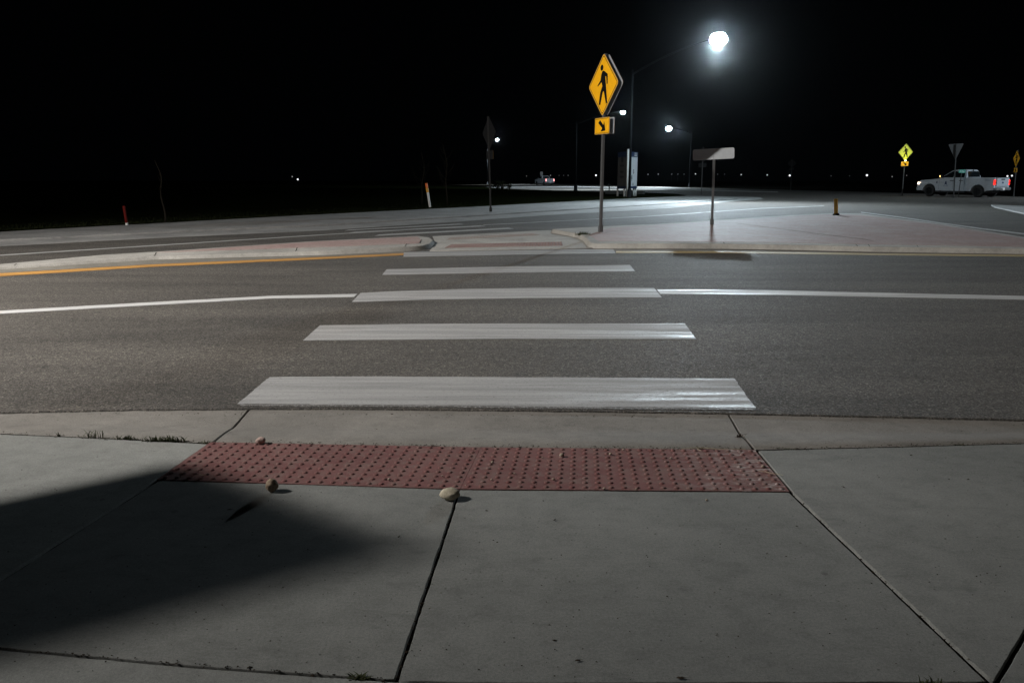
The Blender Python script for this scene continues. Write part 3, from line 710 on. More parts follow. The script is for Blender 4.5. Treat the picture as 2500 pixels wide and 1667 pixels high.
# sign beside the camera, out of the picture: its shadow lies on the sidewalk
L1 = Vector((-12.9, 3.6, 9.0))
S1 = thing('pedestrian_sign', 'pedestrian diamond sign beside the near ramp whose shadow falls on the sidewalk', 'road sign', (-5.04, 3.15, 0), -R(90), 'pedestrian crossing signs')
post(S1, 3.24, .06); ped_panel(S1, 2.6, -.04, .645, M_SIGN); arrow_panel(S1, 1.78, -.04, .32, .16, M_SIGN)

# street name blade on the island, back towards us
b = G(1738, 549, HI)
t = thing('street_name_sign', 'blank grey back of a street name blade on a square post on the island', 'road sign', b, 0)
H = P(1746, 365, b.y).z - b.z; ln = math.atan2(P(1744, 365, b.y).x - b.x, H); t.rotation_euler = (0, ln, 0)
post(t, H, .062)
bm = bmesh.new(); w = .60
prism(bm, rounded([(-.515, H + .02), (.58, H + .02), (.58, H - .265), (-.515, H - .265)], .05), -.036, -.032)
bl = from_bm('name_blade', bm, M_BACK, t); bl.rotation_euler = (0, -R(1.5), -R(22))

# yield sign back and small green plate by the pickup
b = G(2328, 483)
t = thing('yield_sign', 'grey back of a triangular yield sign on a thin post before the pickup', 'road sign', b, 0)
H = P(2335, 352, b.y).z - b.z; t.rotation_euler = (0, math.atan2(P(2335, 352, b.y).x - b.x, H), 0)
post(t, H, .06, M_GALVD, base=False)
bm = bmesh.new(); prism(bm, rounded([(-.51, H + .02), (.51, H + .02), (0, H - 1.0)], .08), .034, .04); o = from_bm('yield_panel', bm, M_GALVD, t); o.rotation_euler = (0, 0, R(2))
b = G(2339, 481.5)
t = thing('green_plate_sign', 'small teal green plate on a thin post before the pickup cab', 'road sign', b, 0)
H = P(2343, 414.5, b.y).z - b.z; t.rotation_euler = (0, math.atan2(2.5, 67), 0)
post(t, H - .02, .045, M_GALVD, base=False)
bm = bmesh.new(); prism(bm, rounded([(-.22, H), (.22, H), (.22, H - .21), (-.22, H - .21)], .03), -.035, -.03); pl = from_bm('green_plate', bm, emis('teal_sheeting', (.10, .34, .28), .0), t)
bm = bmesh.new()
for x0, x1, zz in ((-.15, -.05, -.09), (.0, .08, -.06), (.02, .16, -.13)): prism(bm, [(x0, H + zz), (x1, H + zz), (x1, H + zz - .03), (x0, H + zz - .03)], -.038, -.036)
from_bm('plate_lettering', bm, plain('pale_letter', (.6, .7, .65), .5), pl)

# small sign board by the far road
b = G(1322, 454)
t = thing('small_road_sign', 'tiny grey sign back above the distant pickup roof', 'road sign', b, 0)
zt = P(1322, 419.5, b.y).z - b.z; post(t, zt, .08, M_GALVD, base=False)
bm = bmesh.new(); prism(bm, rounded([(-.27, zt), (.27, zt), (.27, zt - .75), (-.27, zt - .75)], .06), -.06, -.05); from_bm('sign_board', bm, M_GALVD, t)

# ------------------------------------------------------------------ posts on the verge
def marker(pix, toppix, label, r, bands, flat=1, group='marker posts', base=None, z=0, name='marker_post'):
    b = G(*pix, z); top = P(*toppix, b.y); H = top.z - b.z
    t = thing(name, label, 'marker post', b, 0, group, tilt=(0, math.atan2(top.x - b.x, H)))
    z0 = 0
    for nm, frac, mat, rr in bands:
        z1 = z0 + H * frac; bm = bmesh.new()
        tube(bm, [(0, 0, z0), (0, 0, z0 + .01), (0, 0, z1 - .01), (0, 0, z1)], [rr * r, rr * r, rr * r, rr * r * .9], 14)
        if flat != 1:
            for v in bm.verts: v.co.y *= flat
        from_bm(nm, bm, mat, t); z0 = z1
    return t
M_WP = plain('white_plastic', (.62, .62, .6), .5); M_OR = plain('orange_plastic', (.75, .16, .02), .5); M_AM = plain('amber_plastic', (.62, .3, .02), .5)
M_RED = plain('red_plastic', (.08, .006, .004), .8, spec=.1); M_YP = plain('yellow_plastic', (.85, .52, .08), .5); M_RUB = plain('black_rubber', (.012, .012, .012), .8)
marker((1050, 506), (1040.5, 447), 'leaning white utility marker with an orange and amber cap on the verge', .05, [('tube', .62, M_WP, 1), ('lower_cap', .18, M_AM, 1.15), ('cap', .2, M_OR, 1.1)], z=.08)
marker((310, 550), (302, 503), 'leaning red marker stake with a pale foot on the left verge', .035, [('foot', .12, M_WP, 1), ('stake', .88, M_RED, 1)], z=.08)
t = marker((2041, 526), (2041, 485.5), 'yellow flexible bollard on a black rubber foot on the brick island', .062, [('rubber_foot', .11, M_RUB, 1.75), ('tube', .82, M_YP, 1), ('cap', .07, M_YP, 1.05)], z=HI, flat=.4, name='flexible_bollard', group='marker posts')
bm = bmesh.new(); prism(bm, [(-.012, .16), (.014, .20), (-.004, .25), (.014, .30), (-.004, .35), (.012, .42), (.004, .42), (-.014, .35), (.004, .30), (-.014, .25), (.004, .20), (-.018, .165)], -.0275, -.0235)
t.rotation_euler[2] = -R(28)
from_bm('lettering', bm, plain('brown_lettering', (.5, .26, .04), .6), t)
b = G(1487, 466.5)
t = thing('thin_post', 'thin dark post standing before the lit far road', 'post', b, 0); bm = bmesh.new(); zt = P(1487, 449, b.y).z - b.z; tube(bm, [(0, 0, 0), (0, 0, zt)], .055, 8); from_bm('post', bm, M_POLE, t)
bm = bmesh.new(); box(bm, (-.09, -.02, zt - .18), (.09, .02, zt), .01); from_bm('plate', bm, M_GALVD, t)

# ------------------------------------------------------------------ street lamps
def street_lamp(base, headpt, polez, label, power, col, beam=None, lens=.30, rb=.11, emit=True, litpower=None, group='street lamps', cone=150):
    t = thing('street_lamp', label, 'street lamp', base, 0, group)
    h = headpt - base
    bm = bmesh.new(); tube(bm, [(0, 0, 0), (0, 0, polez)], [rb, rb * .6], 14)
    pole = from_bm('pole', bm, M_POLE, t)
    bm = bmesh.new(); tube(bm, [(0, 0, 0), (0, 0, .05), (0, 0, .08), (0, 0, .5), (0, 0, .62)], [rb * 2.3, rb * 2.3, rb * 1.7, rb * 1.55, rb * 1.02], 12); from_bm('pole_base', bm, M_POLE, t)
    bm = bmesh.new(); pts = []
    for i in range(13):
        u = i / 12; pts.append((h.x * u, h.y * u, polez - .25 + (h.z - polez + .25) * (1 - (1 - u) ** 1.7)))
    tube(bm, pts, [.055 - .02 * i / 12 for i in range(13)], 8); from_bm('arm', bm, M_POLE, t)
    bm = bmesh.new(); az = math.atan2(h.y, h.x)
    prof = [(-.36, .04, .05), (-.3, .13, .08), (0, .22, .12), (.3, .22, .10), (.5, .16, .05)]
    prev = None
    for x, w_, hh in prof:
        ring = [bm.verts.new((x, w_ * math.cos(a * math.pi / 5), .06 + max(-.3, math.sin(a * math.pi / 5)) * hh)) for a in range(10)]
        if prev:
            for a in range(10): bm.faces.new([prev[a], prev[(a + 1) % 10], ring[(a + 1) % 10], ring[a]]).smooth = True
        else: bm.faces.new(ring)
        prev = ring
    bm.faces.new(prev); bmesh.ops.recalc_face_normals(bm, faces=bm.faces)
    hd = from_bm('lamp_head', bm, M_POLE, t); hd.location = h; bm = None; hd.rotation_euler = (0, 0, az)
    bm = bmesh.new(); bmesh.ops.create_uvsphere(bm, u_segments=20, v_segments=10, radius=1)
    for v in bm.verts: v.co = Vector((v.co.x * lens + .08, v.co.y * lens, v.co.z * lens * .8 - lens * .2))
    dl = [v for v in bm.verts if v.co.z > lens * .55]; bmesh.ops.delete(bm, geom=dl, context='VERTS')
    ln = from_bm('lamp_lens', bm, M_LED if emit is True else emit, hd, smooth=True)
    if power:
        lo = lamp_obj('lamp_light', 'SPOT', (h.x, h.y, h.z - lens * 1.05 - .03), power, col, t, spot_size=R(cone), spot_blend=1.0, shadow_soft_size=.24)
        d = beam - (headpt) if beam else Vector((0, 0, -1))
        lo.rotation_euler = d.to_track_quat('-Z', 'Y').to_euler()
    return t
COOL = (.76, .90, 1.0); WARMW = (1.0, .955, .90)
GA = G(1536, 485)
street_lamp(GA, P(1752, 93, 44.0), 7.6, 'tallest street lamp with the brightest white glare, arm reaching right over the road', 21000, COOL, beam=Vector((11.5, 35, 0)), lens=.43, rb=.09, cone=130)
bB = Vector((P(1682, 455, 130).x, 130, fall(130)))
street_lamp(bB, P(1634, 313, 130), 8.6, 'distant street lamp with a round white glare, right of the tall pole', 70000, COOL, beam=Vector((20, 130, 0)), rb=.05, lens=.44, cone=150)
GC = G(1405, 466.5)
street_lamp(GC, P(1519, 273.5, GC.y), 6.9, 'second tall dark pole with an oval lit head above the lime lawn edge'.replace('lime ', ''), 130000, COOL, beam=Vector((4, 150, -1)), lens=.24, cone=110)
street_lamp(Vector((P(1190, 455, 205).x, 205, fall(205))), P(1213, 341, 205), 10.2, 'farthest street lamp, a small white point left of the monument sign', 60000, COOL, beam=Vector((-3, 204, -1)), lens=.36, cone=118, emit=emis('far_led', (.85, .93, 1), 60))
# the lamp that lights the near side stands left of the picture
street_lamp(Vector((-15.5, -.2, 0)), L1.copy(), 8.2, 'street lamp standing left of the near ramp and lighting the crossing', 26500, WARMW, beam=Vector((-.3, 15.3, 0)), lens=.30, cone=111, emit=emis('near_led', (1, .95, .9), 40))

street_lamp(Vector((52, 47.5, 0)), Vector((47.5, 45, 10)), 8.2, 'street lamp standing right of the picture beyond the pickup', 20000, COOL, beam=Vector((32, 52, 0)), lens=.30, cone=90, emit=emis('side_led', (.85, .93, 1), 60))

# ------------------------------------------------------------------ far points of light
def far_light(px, py, s, col, st, label, y=420, tall=1.0, n='distant_lamp'):
    p = P(px, py, y); base = Vector((p.x, y, fall(y)))
    t = thing(n, label, 'lamp', base, 0, 'distant lamps along the horizon'); hz = p.z - base.z
    bm = bmesh.new(); tube(bm, [(0, 0, 0), (0, 0, hz)], .09, 6); from_bm('pole', bm, M_POLE, t)
    bm = bmesh.new(); bmesh.ops.create_uvsphere(bm, u_segments=10, v_segments=8, radius=1)
    for v in bm.verts: v.co = Vector((v.co.x * s, v.co.y * s, v.co.z * s * tall + hz + s * .3))
    from_bm('lamp_lens', bm, emis('far_lens', col, st), t, smooth=True)
W1 = (.95, .97, 1)
for px, py, s, st, tall, lab in (
    (1455, 429, .42, 1.6, 2.0, 'bright upright far lamp between the two dark poles'), (1285.5, 430.5, .26, .10, 1, 'faint far lamp left of the distant pickup'),
    (1344, 429, .28, .14, 1, 'faint far lamp just right of the distant pickup'), (1365, 429, .22, .05, 1, 'very faint far lamp, second right of the distant pickup'),
    (1376, 429, .22, .06, 1, 'very faint far lamp, third right of the distant pickup'), (1387, 429, .24, .12, 1, 'faint far lamp left of the second pole'),
    (1582, 426.5, .28, .30, 1, 'small far lamp just right of the monument sign'), (1607, 426, .28, .42, 1, 'small far lamp, second right of the monument sign'),
    (1640, 426, .26, .13, 1, 'faint far lamp, third right of the monument sign'), (1655, 426, .24, .10, 1, 'faint far lamp, fourth right of the monument sign'),
    (1670, 426, .22, .06, 1, 'very faint far lamp left of the diamond back'), (1698, 425.5, .34, .5, 1.3, 'clear far lamp left beside the diamond sign post'),
    (1752, 426, .22, .06, 1, 'very faint far lamp right of the name sign post'), (1769, 426, .22, .05, 1, 'very faint far lamp right below the name blade'),
    (1809.5, 427, .36, .55, 2.6, 'upright far lamp right of the name sign, first of three tall ones'), (1873, 428, .36, .5, 2.4, 'upright far lamp right of the name sign, second of three tall ones'),
    (1928, 429.5, .46, 1.3, 1.9, 'brightest of the three upright far lamps, right of the name sign'), (2029, 430, .28, .08, 2.2, 'faint upright far lamp above the yellow bollard'),
    (2074, 430, .26, .04, 2, 'barely visible upright far lamp right of the bollard'), (2116.5, 429, .50, 1.4, 1.1, 'bright far lamp left of the lime sign'),
    (2178, 432, .28, .18, 1, 'faint far lamp left of the lime sign post'), (2213.5, 429, .24, .14, 1, 'faint far lamp right beside the lime sign post'),
    (2459.5, 431, .44, 1.1, 1, 'left lamp of a bright pair above the pickup tailgate'), (2470.5, 430, .44, 1.1, 1, 'right lamp of a bright pair above the pickup tailgate'),
    (727, 439, .46, 1.3, 1, 'brightest far lamp on the dark left side'), (713.5, 432, .3, .25, 1, 'faint far lamp up left of the bright one on the dark left side'),
    (718, 452, .3, .07, 1, 'faint low far lamp below the bright one on the dark left side')):
    far_light(px, py, s, W1, st, lab)
far_light(127, 468, .26, (1, .55, .4), .8, 'warm upright far lamp on the dark far left', y=140, tall=2.6)

# ------------------------------------------------------------------ text
def text(bmparent, s, size, loc, rot, mat, name, parent, extr=.004):
    c = bpy.data.curves.new('txt', 'FONT'); c.body = s; c.size = size; c.extrude = extr; c.align_x = 'CENTER'; c.align_y = 'CENTER'; c.offset = size * .012
    o = bpy.data.objects.new('txt', c); COL.objects.link(o)
    dg = bpy.context.evaluated_depsgraph_get(); me = bpy.data.meshes.new_from_object(o.evaluated_get(dg)); bpy.data.objects.remove(o)
    ob = link(name, me, mat, parent); ob.location = loc; ob.rotation_euler = rot; return ob

# ------------------------------------------------------------------ monument sign (three panels round a triangle)
D = 51.0
bs = G(1529, 479.5, .08)
def at(px, py, y): return P(px, py, y) - bs
t = thing('monument_sign', 'tall three sided business sign with white and dark blue panels behind the tallest pole', 'sign', bs)
M_NAVY = plain('navy_panel', (.018, .035, .09), .4); M_PW = plain('white_panel', (.55, .57, .6), .45); M_GP = plain('grey_panel', (.11, .11, .11), .5); M_PST = plain('white_post', (.6, .6, .58), .5)
y0 = bs.y; m = y0 / F * 1.0
cL = Vector((P(1508, 479, y0 + .3).x - bs.x, .3, 0)); cM = Vector((P(1530, 479, y0 - 1.0).x - bs.x, -1.0, 0)); cR = Vector((P(1552, 479, y0 + .5).x - bs.x, .5, 0))
zt = P(1530, 372, y0).z - bs.z; zb = P(1530, 460, y0).z - bs.z; zband = P(1530, 384, y0).z - bs.z; zfoot = P(1530, 454.5, y0).z - bs.z; zmast = P(1530, 364.5, y0 - 1).z - bs.z
def panel(a, b, z0, z1, mat, nm, off=0.0, th=.05, parent=None):
    d = (b - a); d.z = 0; L = d.length; u = d / L; nn = Vector((u.y, -u.x, 0)); bm = bmesh.new()
    a2 = a + nn * off
    q = [a2, a2 + d, a2 + d + nn * th, a2 + nn * th]
    lo = [bm.verts.new((p.x, p.y, z0)) for p in q]; hi = [bm.verts.new((p.x, p.y, z1)) for p in q]
    bm.faces.new(lo); bm.faces.new(hi)
    for i in range(4): bm.faces.new([lo[i], lo[(i + 1) % 4], hi[(i + 1) % 4], hi[i]])
    bmesh.ops.recalc_face_normals(bm, faces=bm.faces)
    return from_bm(nm, bm, mat, parent or t)
lp = panel(cL, cM, zb, zt, M_GP, 'side_panel'); rp = panel(cM, cR, zb, zt, M_PW, 'side_panel'); panel(cL, cR, zb, zt, M_GP, 'side_panel', off=-.1)
panel(cL, cM, zband, zt + .01, M_NAVY, 'header_band', off=.055, th=.012, parent=lp); panel(cM, cR, zband, zt + .01, M_NAVY, 'header_band', off=.055, th=.012, parent=rp)
panel(cL, cM, zb - .01, zfoot, M_NAVY, 'footer_band', off=.055, th=.012, parent=lp); panel(cM, cR, zb - .01, zfoot, M_NAVY, 'footer_band', off=.055, th=.012, parent=rp)
bm = bmesh.new(); tube(bm, [(cM.x, cM.y - .1, -.05), (cM.x, cM.y - .1, zmast)], .075, 4); from_bm('mast', bm, M_PST, t)
for c in (cL, cR, cL.lerp(cM, .75), cM.lerp(cR, .78)):
    bm = bmesh.new(); tube(bm, [(c.x, c.y + .12, -.05), (c.x, c.y + .12, zb + .05)], .06, 8); from_bm('leg', bm, M_PST, t)
u = (cR - cM).normalized(); rzp = math.atan2(u.y, u.x); nn = Vector((u.y, -u.x, 0))
def on_right(f, z, off=.075): p = cM.lerp(cR, f) + nn * off; return (p.x, p.y, z)
text(None, '222', .30, on_right(.74, (zt + zband) / 2 + .0), (math.pi / 2, 0, rzp), M_WP, 'street_number', rp)
Z = lambda y: P(1530, y, y0).z - bs.z
for ch, f, yy, sz in (('S', .58, 420, .36), ('E', .40, 433, .32), ('T', .40, 439, .30), ('B', .56, 450, .22)):
    text(None, ch, sz, on_right(f, Z(yy), .058), (math.pi / 2, 0, rzp), M_INK, 'panel_letter', rp)
u2 = (cM - cL).normalized(); n2 = Vector((u2.y, -u2.x, 0))
bm = bmesh.new(); q = cL.lerp(cM, .5) + n2 * .056
for a0, a1, rr in ((0, 20, .2),): tube(bm, [q + u2 * 0 + Vector((0, 0, Z(390))), q + n2 * .01 + Vector((0, 0, Z(390)))], .19, 20)
for yy, ww in ((405, .3), (420, .26), (432, .3)):
    p = q + Vector((0, 0, Z(yy))); bmv = [bm.verts.new(p + u2 * sx * ww + Vector((0, 0, sz * .06)) + n2 * .012) for sx, sz in ((-1, -1), (1, -1), (1, 1), (-1, 1))]; bm.faces.new(bmv)
from_bm('tenant_marks', bm, plain('dim_mark', (.04, .042, .05), .5), lp)
# low block wall behind it
a = G(1480, 473.3, .08); b2 = G(1572, 474.3, .08); t = thing('low_wall', 'low dark block wall behind the monument sign', 'wall', (a + b2) / 2)
wl = (b2 - a).length; t.rotation_euler = (0, 0, math.atan2(b2.y - a.y, b2.x - a.x)); hh = P(1500, 465, a.y).z - a.z
bm = bmesh.new(); box(bm, (-wl / 2, -.2, -.2), (wl / 2, .2, hh - .08), .02); from_bm('wall', bm, plain('wall_block', (.05, .052, .05), .9), t)
bm = bmesh.new(); box(bm, (-wl / 2 - .04, -.24, hh - .078), (wl / 2 + .04, .24, hh), .02); from_bm('coping', bm, plain('wall_cap', (.08, .082, .08), .9), t)

# ------------------------------------------------------------------ pickup trucks. local: x forward, y left, z up
M_BODY = plain('white_car_paint', (.36, .385, .42), .28, spec=.6); M_GLASS = plain('dark_glass', (.006, .008, .01), .08, spec=.7); M_TYRE = plain('tyre_rubber', (.010, .010, .010), .85)
M_RIM = plain('dark_rim', (.012, .012, .013), .4, .6); M_TRIM = plain('black_trim', (.015, .015, .016), .5); M_CHROME = plain('bumper_steel', (.45, .46, .47), .3, .8)
M_HL = emis('headlamp_lit', (1, .74, .55), 3); M_MK = emis('marker_lit', (1, .62, .2), 5); M_TL = emis('tail_lit', (1, .03, .02), 1.4); M_TL2 = emis('tail_lit_far', (1, .25, .25), 7)
def pickup(loc, heading, label, lamps=True, tail=M_TL, decals=True):
    t = thing('pickup_truck', label, 'pickup truck', loc, heading, 'white pickup trucks')
    def arch(cx, r=.50, n=10): return [(cx + r * math.cos(math.pi * i / n), .36 + r * math.sin(math.pi * i / n) * 1.02) for i in range(n + 1)]
    fx, rx, hw = 1.93, -1.75, .97
    prof = [(2.92, .42), (2.98, .62), (2.95, .98), (2.80, 1.14), (1.25, 1.28), (1.15, 1.30), (-.78, 1.30), (-.80, 1.32), (-2.86, 1.32), (-2.88, .52), (-2.30, .46)]
    prof += list(reversed(arch(rx)))[0:0] + [(rx - .50, .40)] + [(rx + .50 * math.cos(a), .40 + .50 * math.sin(a)) for a in [math.pi * (1 - i / 10) for i in range(1, 10)]] + [(rx + .50, .40)]
    prof += [(-1.2, .42), (fx - .52, .42)] + [(fx + .52 * math.cos(a), .40 + .52 * math.sin(a)) for a in [math.pi * (1 - i / 10) for i in range(1, 10)]] + [(fx + .52, .42)]
    bm = bmesh.new(); prism(bm, prof, -hw, hw)
    # taper nose and shoulders
    for v in bm.verts:
        k = 1.0
        if v.co.x > 2.5: k -= .10 * (v.co.x - 2.5) / .5
        if v.co.z > 1.1: k -= .035
        v.co.y *= k
    bmesh.ops.bevel(bm, geom=[e for e in bm.edges if e.is_manifold and e.calc_face_angle(0) > .7 and min(v.co.z for v in e.verts) > .9], offset=.035, segments=2, affect='EDGES')
    body = from_bm('body', bm, M_BODY, t)
    bm = bmesh.new(); box(bm, (-2.80, -.80, 1.0), (-.90, .80, 1.335), .02); from_bm('bed_well', bm, M_TRIM, t)
    for s in (-1, 1):
        bm = bmesh.new(); box(bm, (-2.86, s * .87 - .05, 1.30), (-.84, s * .87 + .05, 1.365), .012); from_bm('bed_rail', bm, M_BODY, t)
    # cab
    def frustum(bm, zs):
        prev = None
        for z, xf, xr, w_ in zs:
            ring = [bm.verts.new(p) for p in ((xf, -w_, z), (xf + .0, w_, z), (xr, w_, z), (xr, -w_, z))]
            if prev:
                for i in range(4): bm.faces.new([prev[i], prev[(i + 1) % 4], ring[(i + 1) % 4], ring[i]])
            prev = ring
        bm.faces.new(prev)
        bmesh.ops.recalc_face_normals(bm, faces=bm.faces)
    bm = bmesh.new(); frustum(bm, [(1.28, 1.22, -.84, .93), (1.34, 1.12, -.84, .92), (1.84, .36, -.70, .76), (1.92, .12, -.58, .66)])
    bmesh.ops.bevel(bm, geom=bm.edges[:], offset=.03, segments=2, affect='EDGES')
    cab = from_bm('cab', bm, M_BODY, t)
    def sidey(z): return .93 - (z - 1.32) * (.93 - .76) / .52
    for s in (-1, 1):
        for nm, pts in (('front_side_window', [(1.02, 1.36), (.98, 1.39), (.32, 1.80), (.16, 1.81), (.16, 1.36)]), ('rear_side_window', [(.10, 1.36), (.10, 1.81), (-.50, 1.80), (-.60, 1.74), (-.66, 1.42), (-.62, 1.36)])):
            bm = bmesh.new(); A = [bm.verts.new((x, s * (sidey(z) + .012), z)) for x, z in pts]; B = [bm.verts.new((x, s * (sidey(z) - .03), z)) for x, z in pts]
            bm.faces.new(A); n = len(pts)
            for i in range(n): bm.faces.new([A[i], A[(i + 1) % n], B[(i + 1) % n], B[i]])
            bmesh.ops.recalc_face_normals(bm, faces=bm.faces); from_bm(nm, bm, M_GLASS, cab)
    for nm, q in (('rear_window', [(-.853, -.74, 1.40), (-.853, .74, 1.40), (-.737, .64, 1.80), (-.737, -.64, 1.80)]), ('windscreen', [(1.10, -.84, 1.38), (1.10, .84, 1.38), (.44, .68, 1.82), (.44, -.68, 1.82)])):
        bm = bmesh.new(); off = Vector((-.012, 0, 0)) if nm[0] == 'r' else Vector((.035, 0, .02)); bm.faces.new([bm.verts.new(Vector(p) + off) for p in q])
        from_bm(nm, bm, M_GLASS, cab)
    # wheels
    for x in (fx, rx):
        for s in (-1, 1):
            bm = bmesh.new(); pr = [(.25, -.13), (.36, -.13), (.395, -.09), (.40, 0), (.395, .09), (.36, .13), (.25, .13)]; prev = None; first = None
            for i in range(29):
                a = 2 * math.pi * i / 28; ring = [bm.verts.new((r * math.cos(a), y, r * math.sin(a))) for r, y in pr]
                if prev:
                    for j in range(len(pr) - 1): bm.faces.new([prev[j], prev[j + 1], ring[j + 1], ring[j]]).smooth = True
                prev = ring
            bmesh.ops.remove_doubles(bm, verts=bm.verts, dist=.0005); bmesh.ops.recalc_face_normals(bm, faces=bm.faces)
            wh = bpy.data.objects.new('wheel', None); COL.objects.link(wh); wh.parent = t; wh.location = (x, s * .84, .40)
            from_bm('tyre', bm, M_TYRE, wh)
            bm = bmesh.new(); tube(bm, [(0, -.10, 0), (0, .10, 0)], .26, 24)
            for k in range(6):
                a = k * math.pi / 3; c, d = math.cos(a), math.sin(a); q = [(c * .05 - d * .03, d * .05 + c * .03), (c * .25 - d * .04, d * .25 + c * .04), (c * .25 + d * .04, d * .25 - c * .04), (c * .05 + d * .03, d * .05 - c * .03)]
                prism(bm, q, s * .10, s * .125)
            from_bm('rim', bm, M_RIM, wh)
        bm = bmesh.new(); box(bm, (x - .55, -.80, .30), (x + .55, .80, .93), .02); from_bm('wheel_well', bm, M_TRIM, t)
    # bumpers, lights, trim
    bm = bmesh.new(); box(bm, (2.90, -.88, .40), (3.06, .88, .66), .03); from_bm('front_bumper', bm, M_CHROME, t)
    bm = bmesh.new(); box(bm, (2.92, -.60, .70), (3.00, .60, 1.05), .02); from_bm('grille', bm, M_TRIM, t)
    bm = bmesh.new(); box(bm, (-3.06, -.92, .50), (-2.90, -.22, .70), .03); box(bm, (-3.06, .22, .50), (-2.90, .92, .70), .03); box(bm, (-3.02, -.23, .46), (-2.92, .23, .62), .02); from_bm('rear_bumper', bm, M_CHROME, t)
    bm = bmesh.new(); box(bm, (-2.99, -.14, .52), (-2.93, .14, .66), 0); lp_ = from_bm('number_plate', bm, M_WP, t); lp_.location.x = -.08
    bm = bmesh.new(); box(bm, (-2.94, -.76, .76), (-2.875, .76, 1.33), .025); tg = from_bm('tailgate', bm, M_BODY, t)
    bm = bmesh.new(); box(bm, (-2.955, -.22, 1.20), (-2.935, .22, 1.28), .006); from_bm('tailgate_handle', bm, M_TRIM, tg)
    bm = bmesh.new(); tube(bm, [(-2.955, 0, 1.02), (-2.935, 0, 1.02)], .06, 12)
    for v in bm.verts: v.co.y *= 1.5
    from_bm('badge', bm, M_NAVY, tg)
    for s in (-1, 1):
        bm = bmesh.new(); box(bm, (-2.93, s * .90 - .05, .86), (-2.82, s * .90 + .075, 1.22), .02); tl = from_bm('tail_light', bm, tail, t)
        bm = bmesh.new(); box(bm, (-2.945, s * .87 - .06, 1.0), (-2.90, s * .87 + .06, 1.06), .0); from_bm('reverse_lens', bm, M_RED, tl)
        bm = bmesh.new(); box(bm, (2.66, s * .80 - .10, .82), (2.975, s * .80 + .10, 1.04), .03); from_bm('headlight', bm, M_HL if lamps else M_WP, t)
        bm = bmesh.new(); box(bm, (.86, min(s * .90, s * 1.16), 1.34), (1.06, max(s * .90, s * 1.16), 1.54), .04); mr = from_bm('mirror', bm, M_TRIM, t)
        bm = bmesh.new(); box(bm, (.98, s * 1.09 - .06, 1.39), (1.09, s * 1.09 + .06, 1.50), .02); from_bm('turn_light', bm, M_MK if lamps else M_TRIM, mr)
        bm = bmesh.new(); box(bm, (-.85, min(s * .86, s * 1.0), .30), (1.25, max(s * .86, s * 1.0), .38), .02); from_bm('running_board', bm, M_TRIM, t)
        for x in (.22, -.48):
            bm = bmesh.new(); box(bm, (x - .14, s * .99 - .02, 1.12), (x + .14, s * .99 + .02, 1.17), .01); from_bm('door_handle', bm, M_TRIM, t)
        bm = bmesh.new()
        for x in (1.18, .12, -.74): box(bm, (x - .006, s * .9705 - .001, .50), (x + .006, s * .9705 + .001, 1.24))
        from_bm('door_seam', bm, M_TRIM, t)
        if decals:
            bm = bmesh.new(); yy = s * .974   # small dark figure emblem with a line of lettering below it
            prism(bm, [(.66, .86), (.73, .92), (.72, 1.04), (.66, 1.12), (.60, 1.04), (.60, .92)], yy - .002, yy + .002)
            prism(bm, [(.62, .88), (.52, .80), (.55, .86), (.60, .95)], yy - .002, yy + .002); prism(bm, [(.70, .88), (.80, .82), (.76, .88), (.72, .95)], yy - .002, yy + .002)
            prism(bm, [(.45, .74), (.86, .74), (.86, .76), (.45, .76)], yy - .002, yy + .002)
            prism(bm, [(1.32, .92), (1.40, .96), (1.40, 1.08), (1.32, 1.10)], yy - .002, yy + .002)
            prism(bm, [(-2.62, 1.16), (-2.22, 1.17), (-2.22, 1.20), (-2.62, 1.19)], yy - .002, yy + .002)
            from_bm('door_emblem', bm, M_NAVY, t)
    bm = bmesh.new(); box(bm, (-2.6, -.45, .28), (2.5, .45, .50), .02); from_bm('chassis', bm, M_TRIM, t)
    bm = bmesh.new(); tube(bm, [(.0, .55, 1.93), (.0, .55, 1.95)], .02, 6); tube(bm, [(-.72, 0, 1.86), (-.75, 0, 1.86)], .05, 8); from_bm('roof_lamp', bm, M_TRIM, t)
    return t
pr = G(2392, 482.5)
pickup(Vector((31.05, 56.0, fall(56))), R(120), 'large white crew pickup with lit red tail lamps, driving away behind the yield sign').scale = (.93, .93, .95)
pb = P(1329, 451, 172)
pickup(Vector((pb.x, 172, fall(172) + .05)), R(112), 'small far off white pickup with glowing tail lamps on the lit road', lamps=False, tail=M_TL2, decals=False)

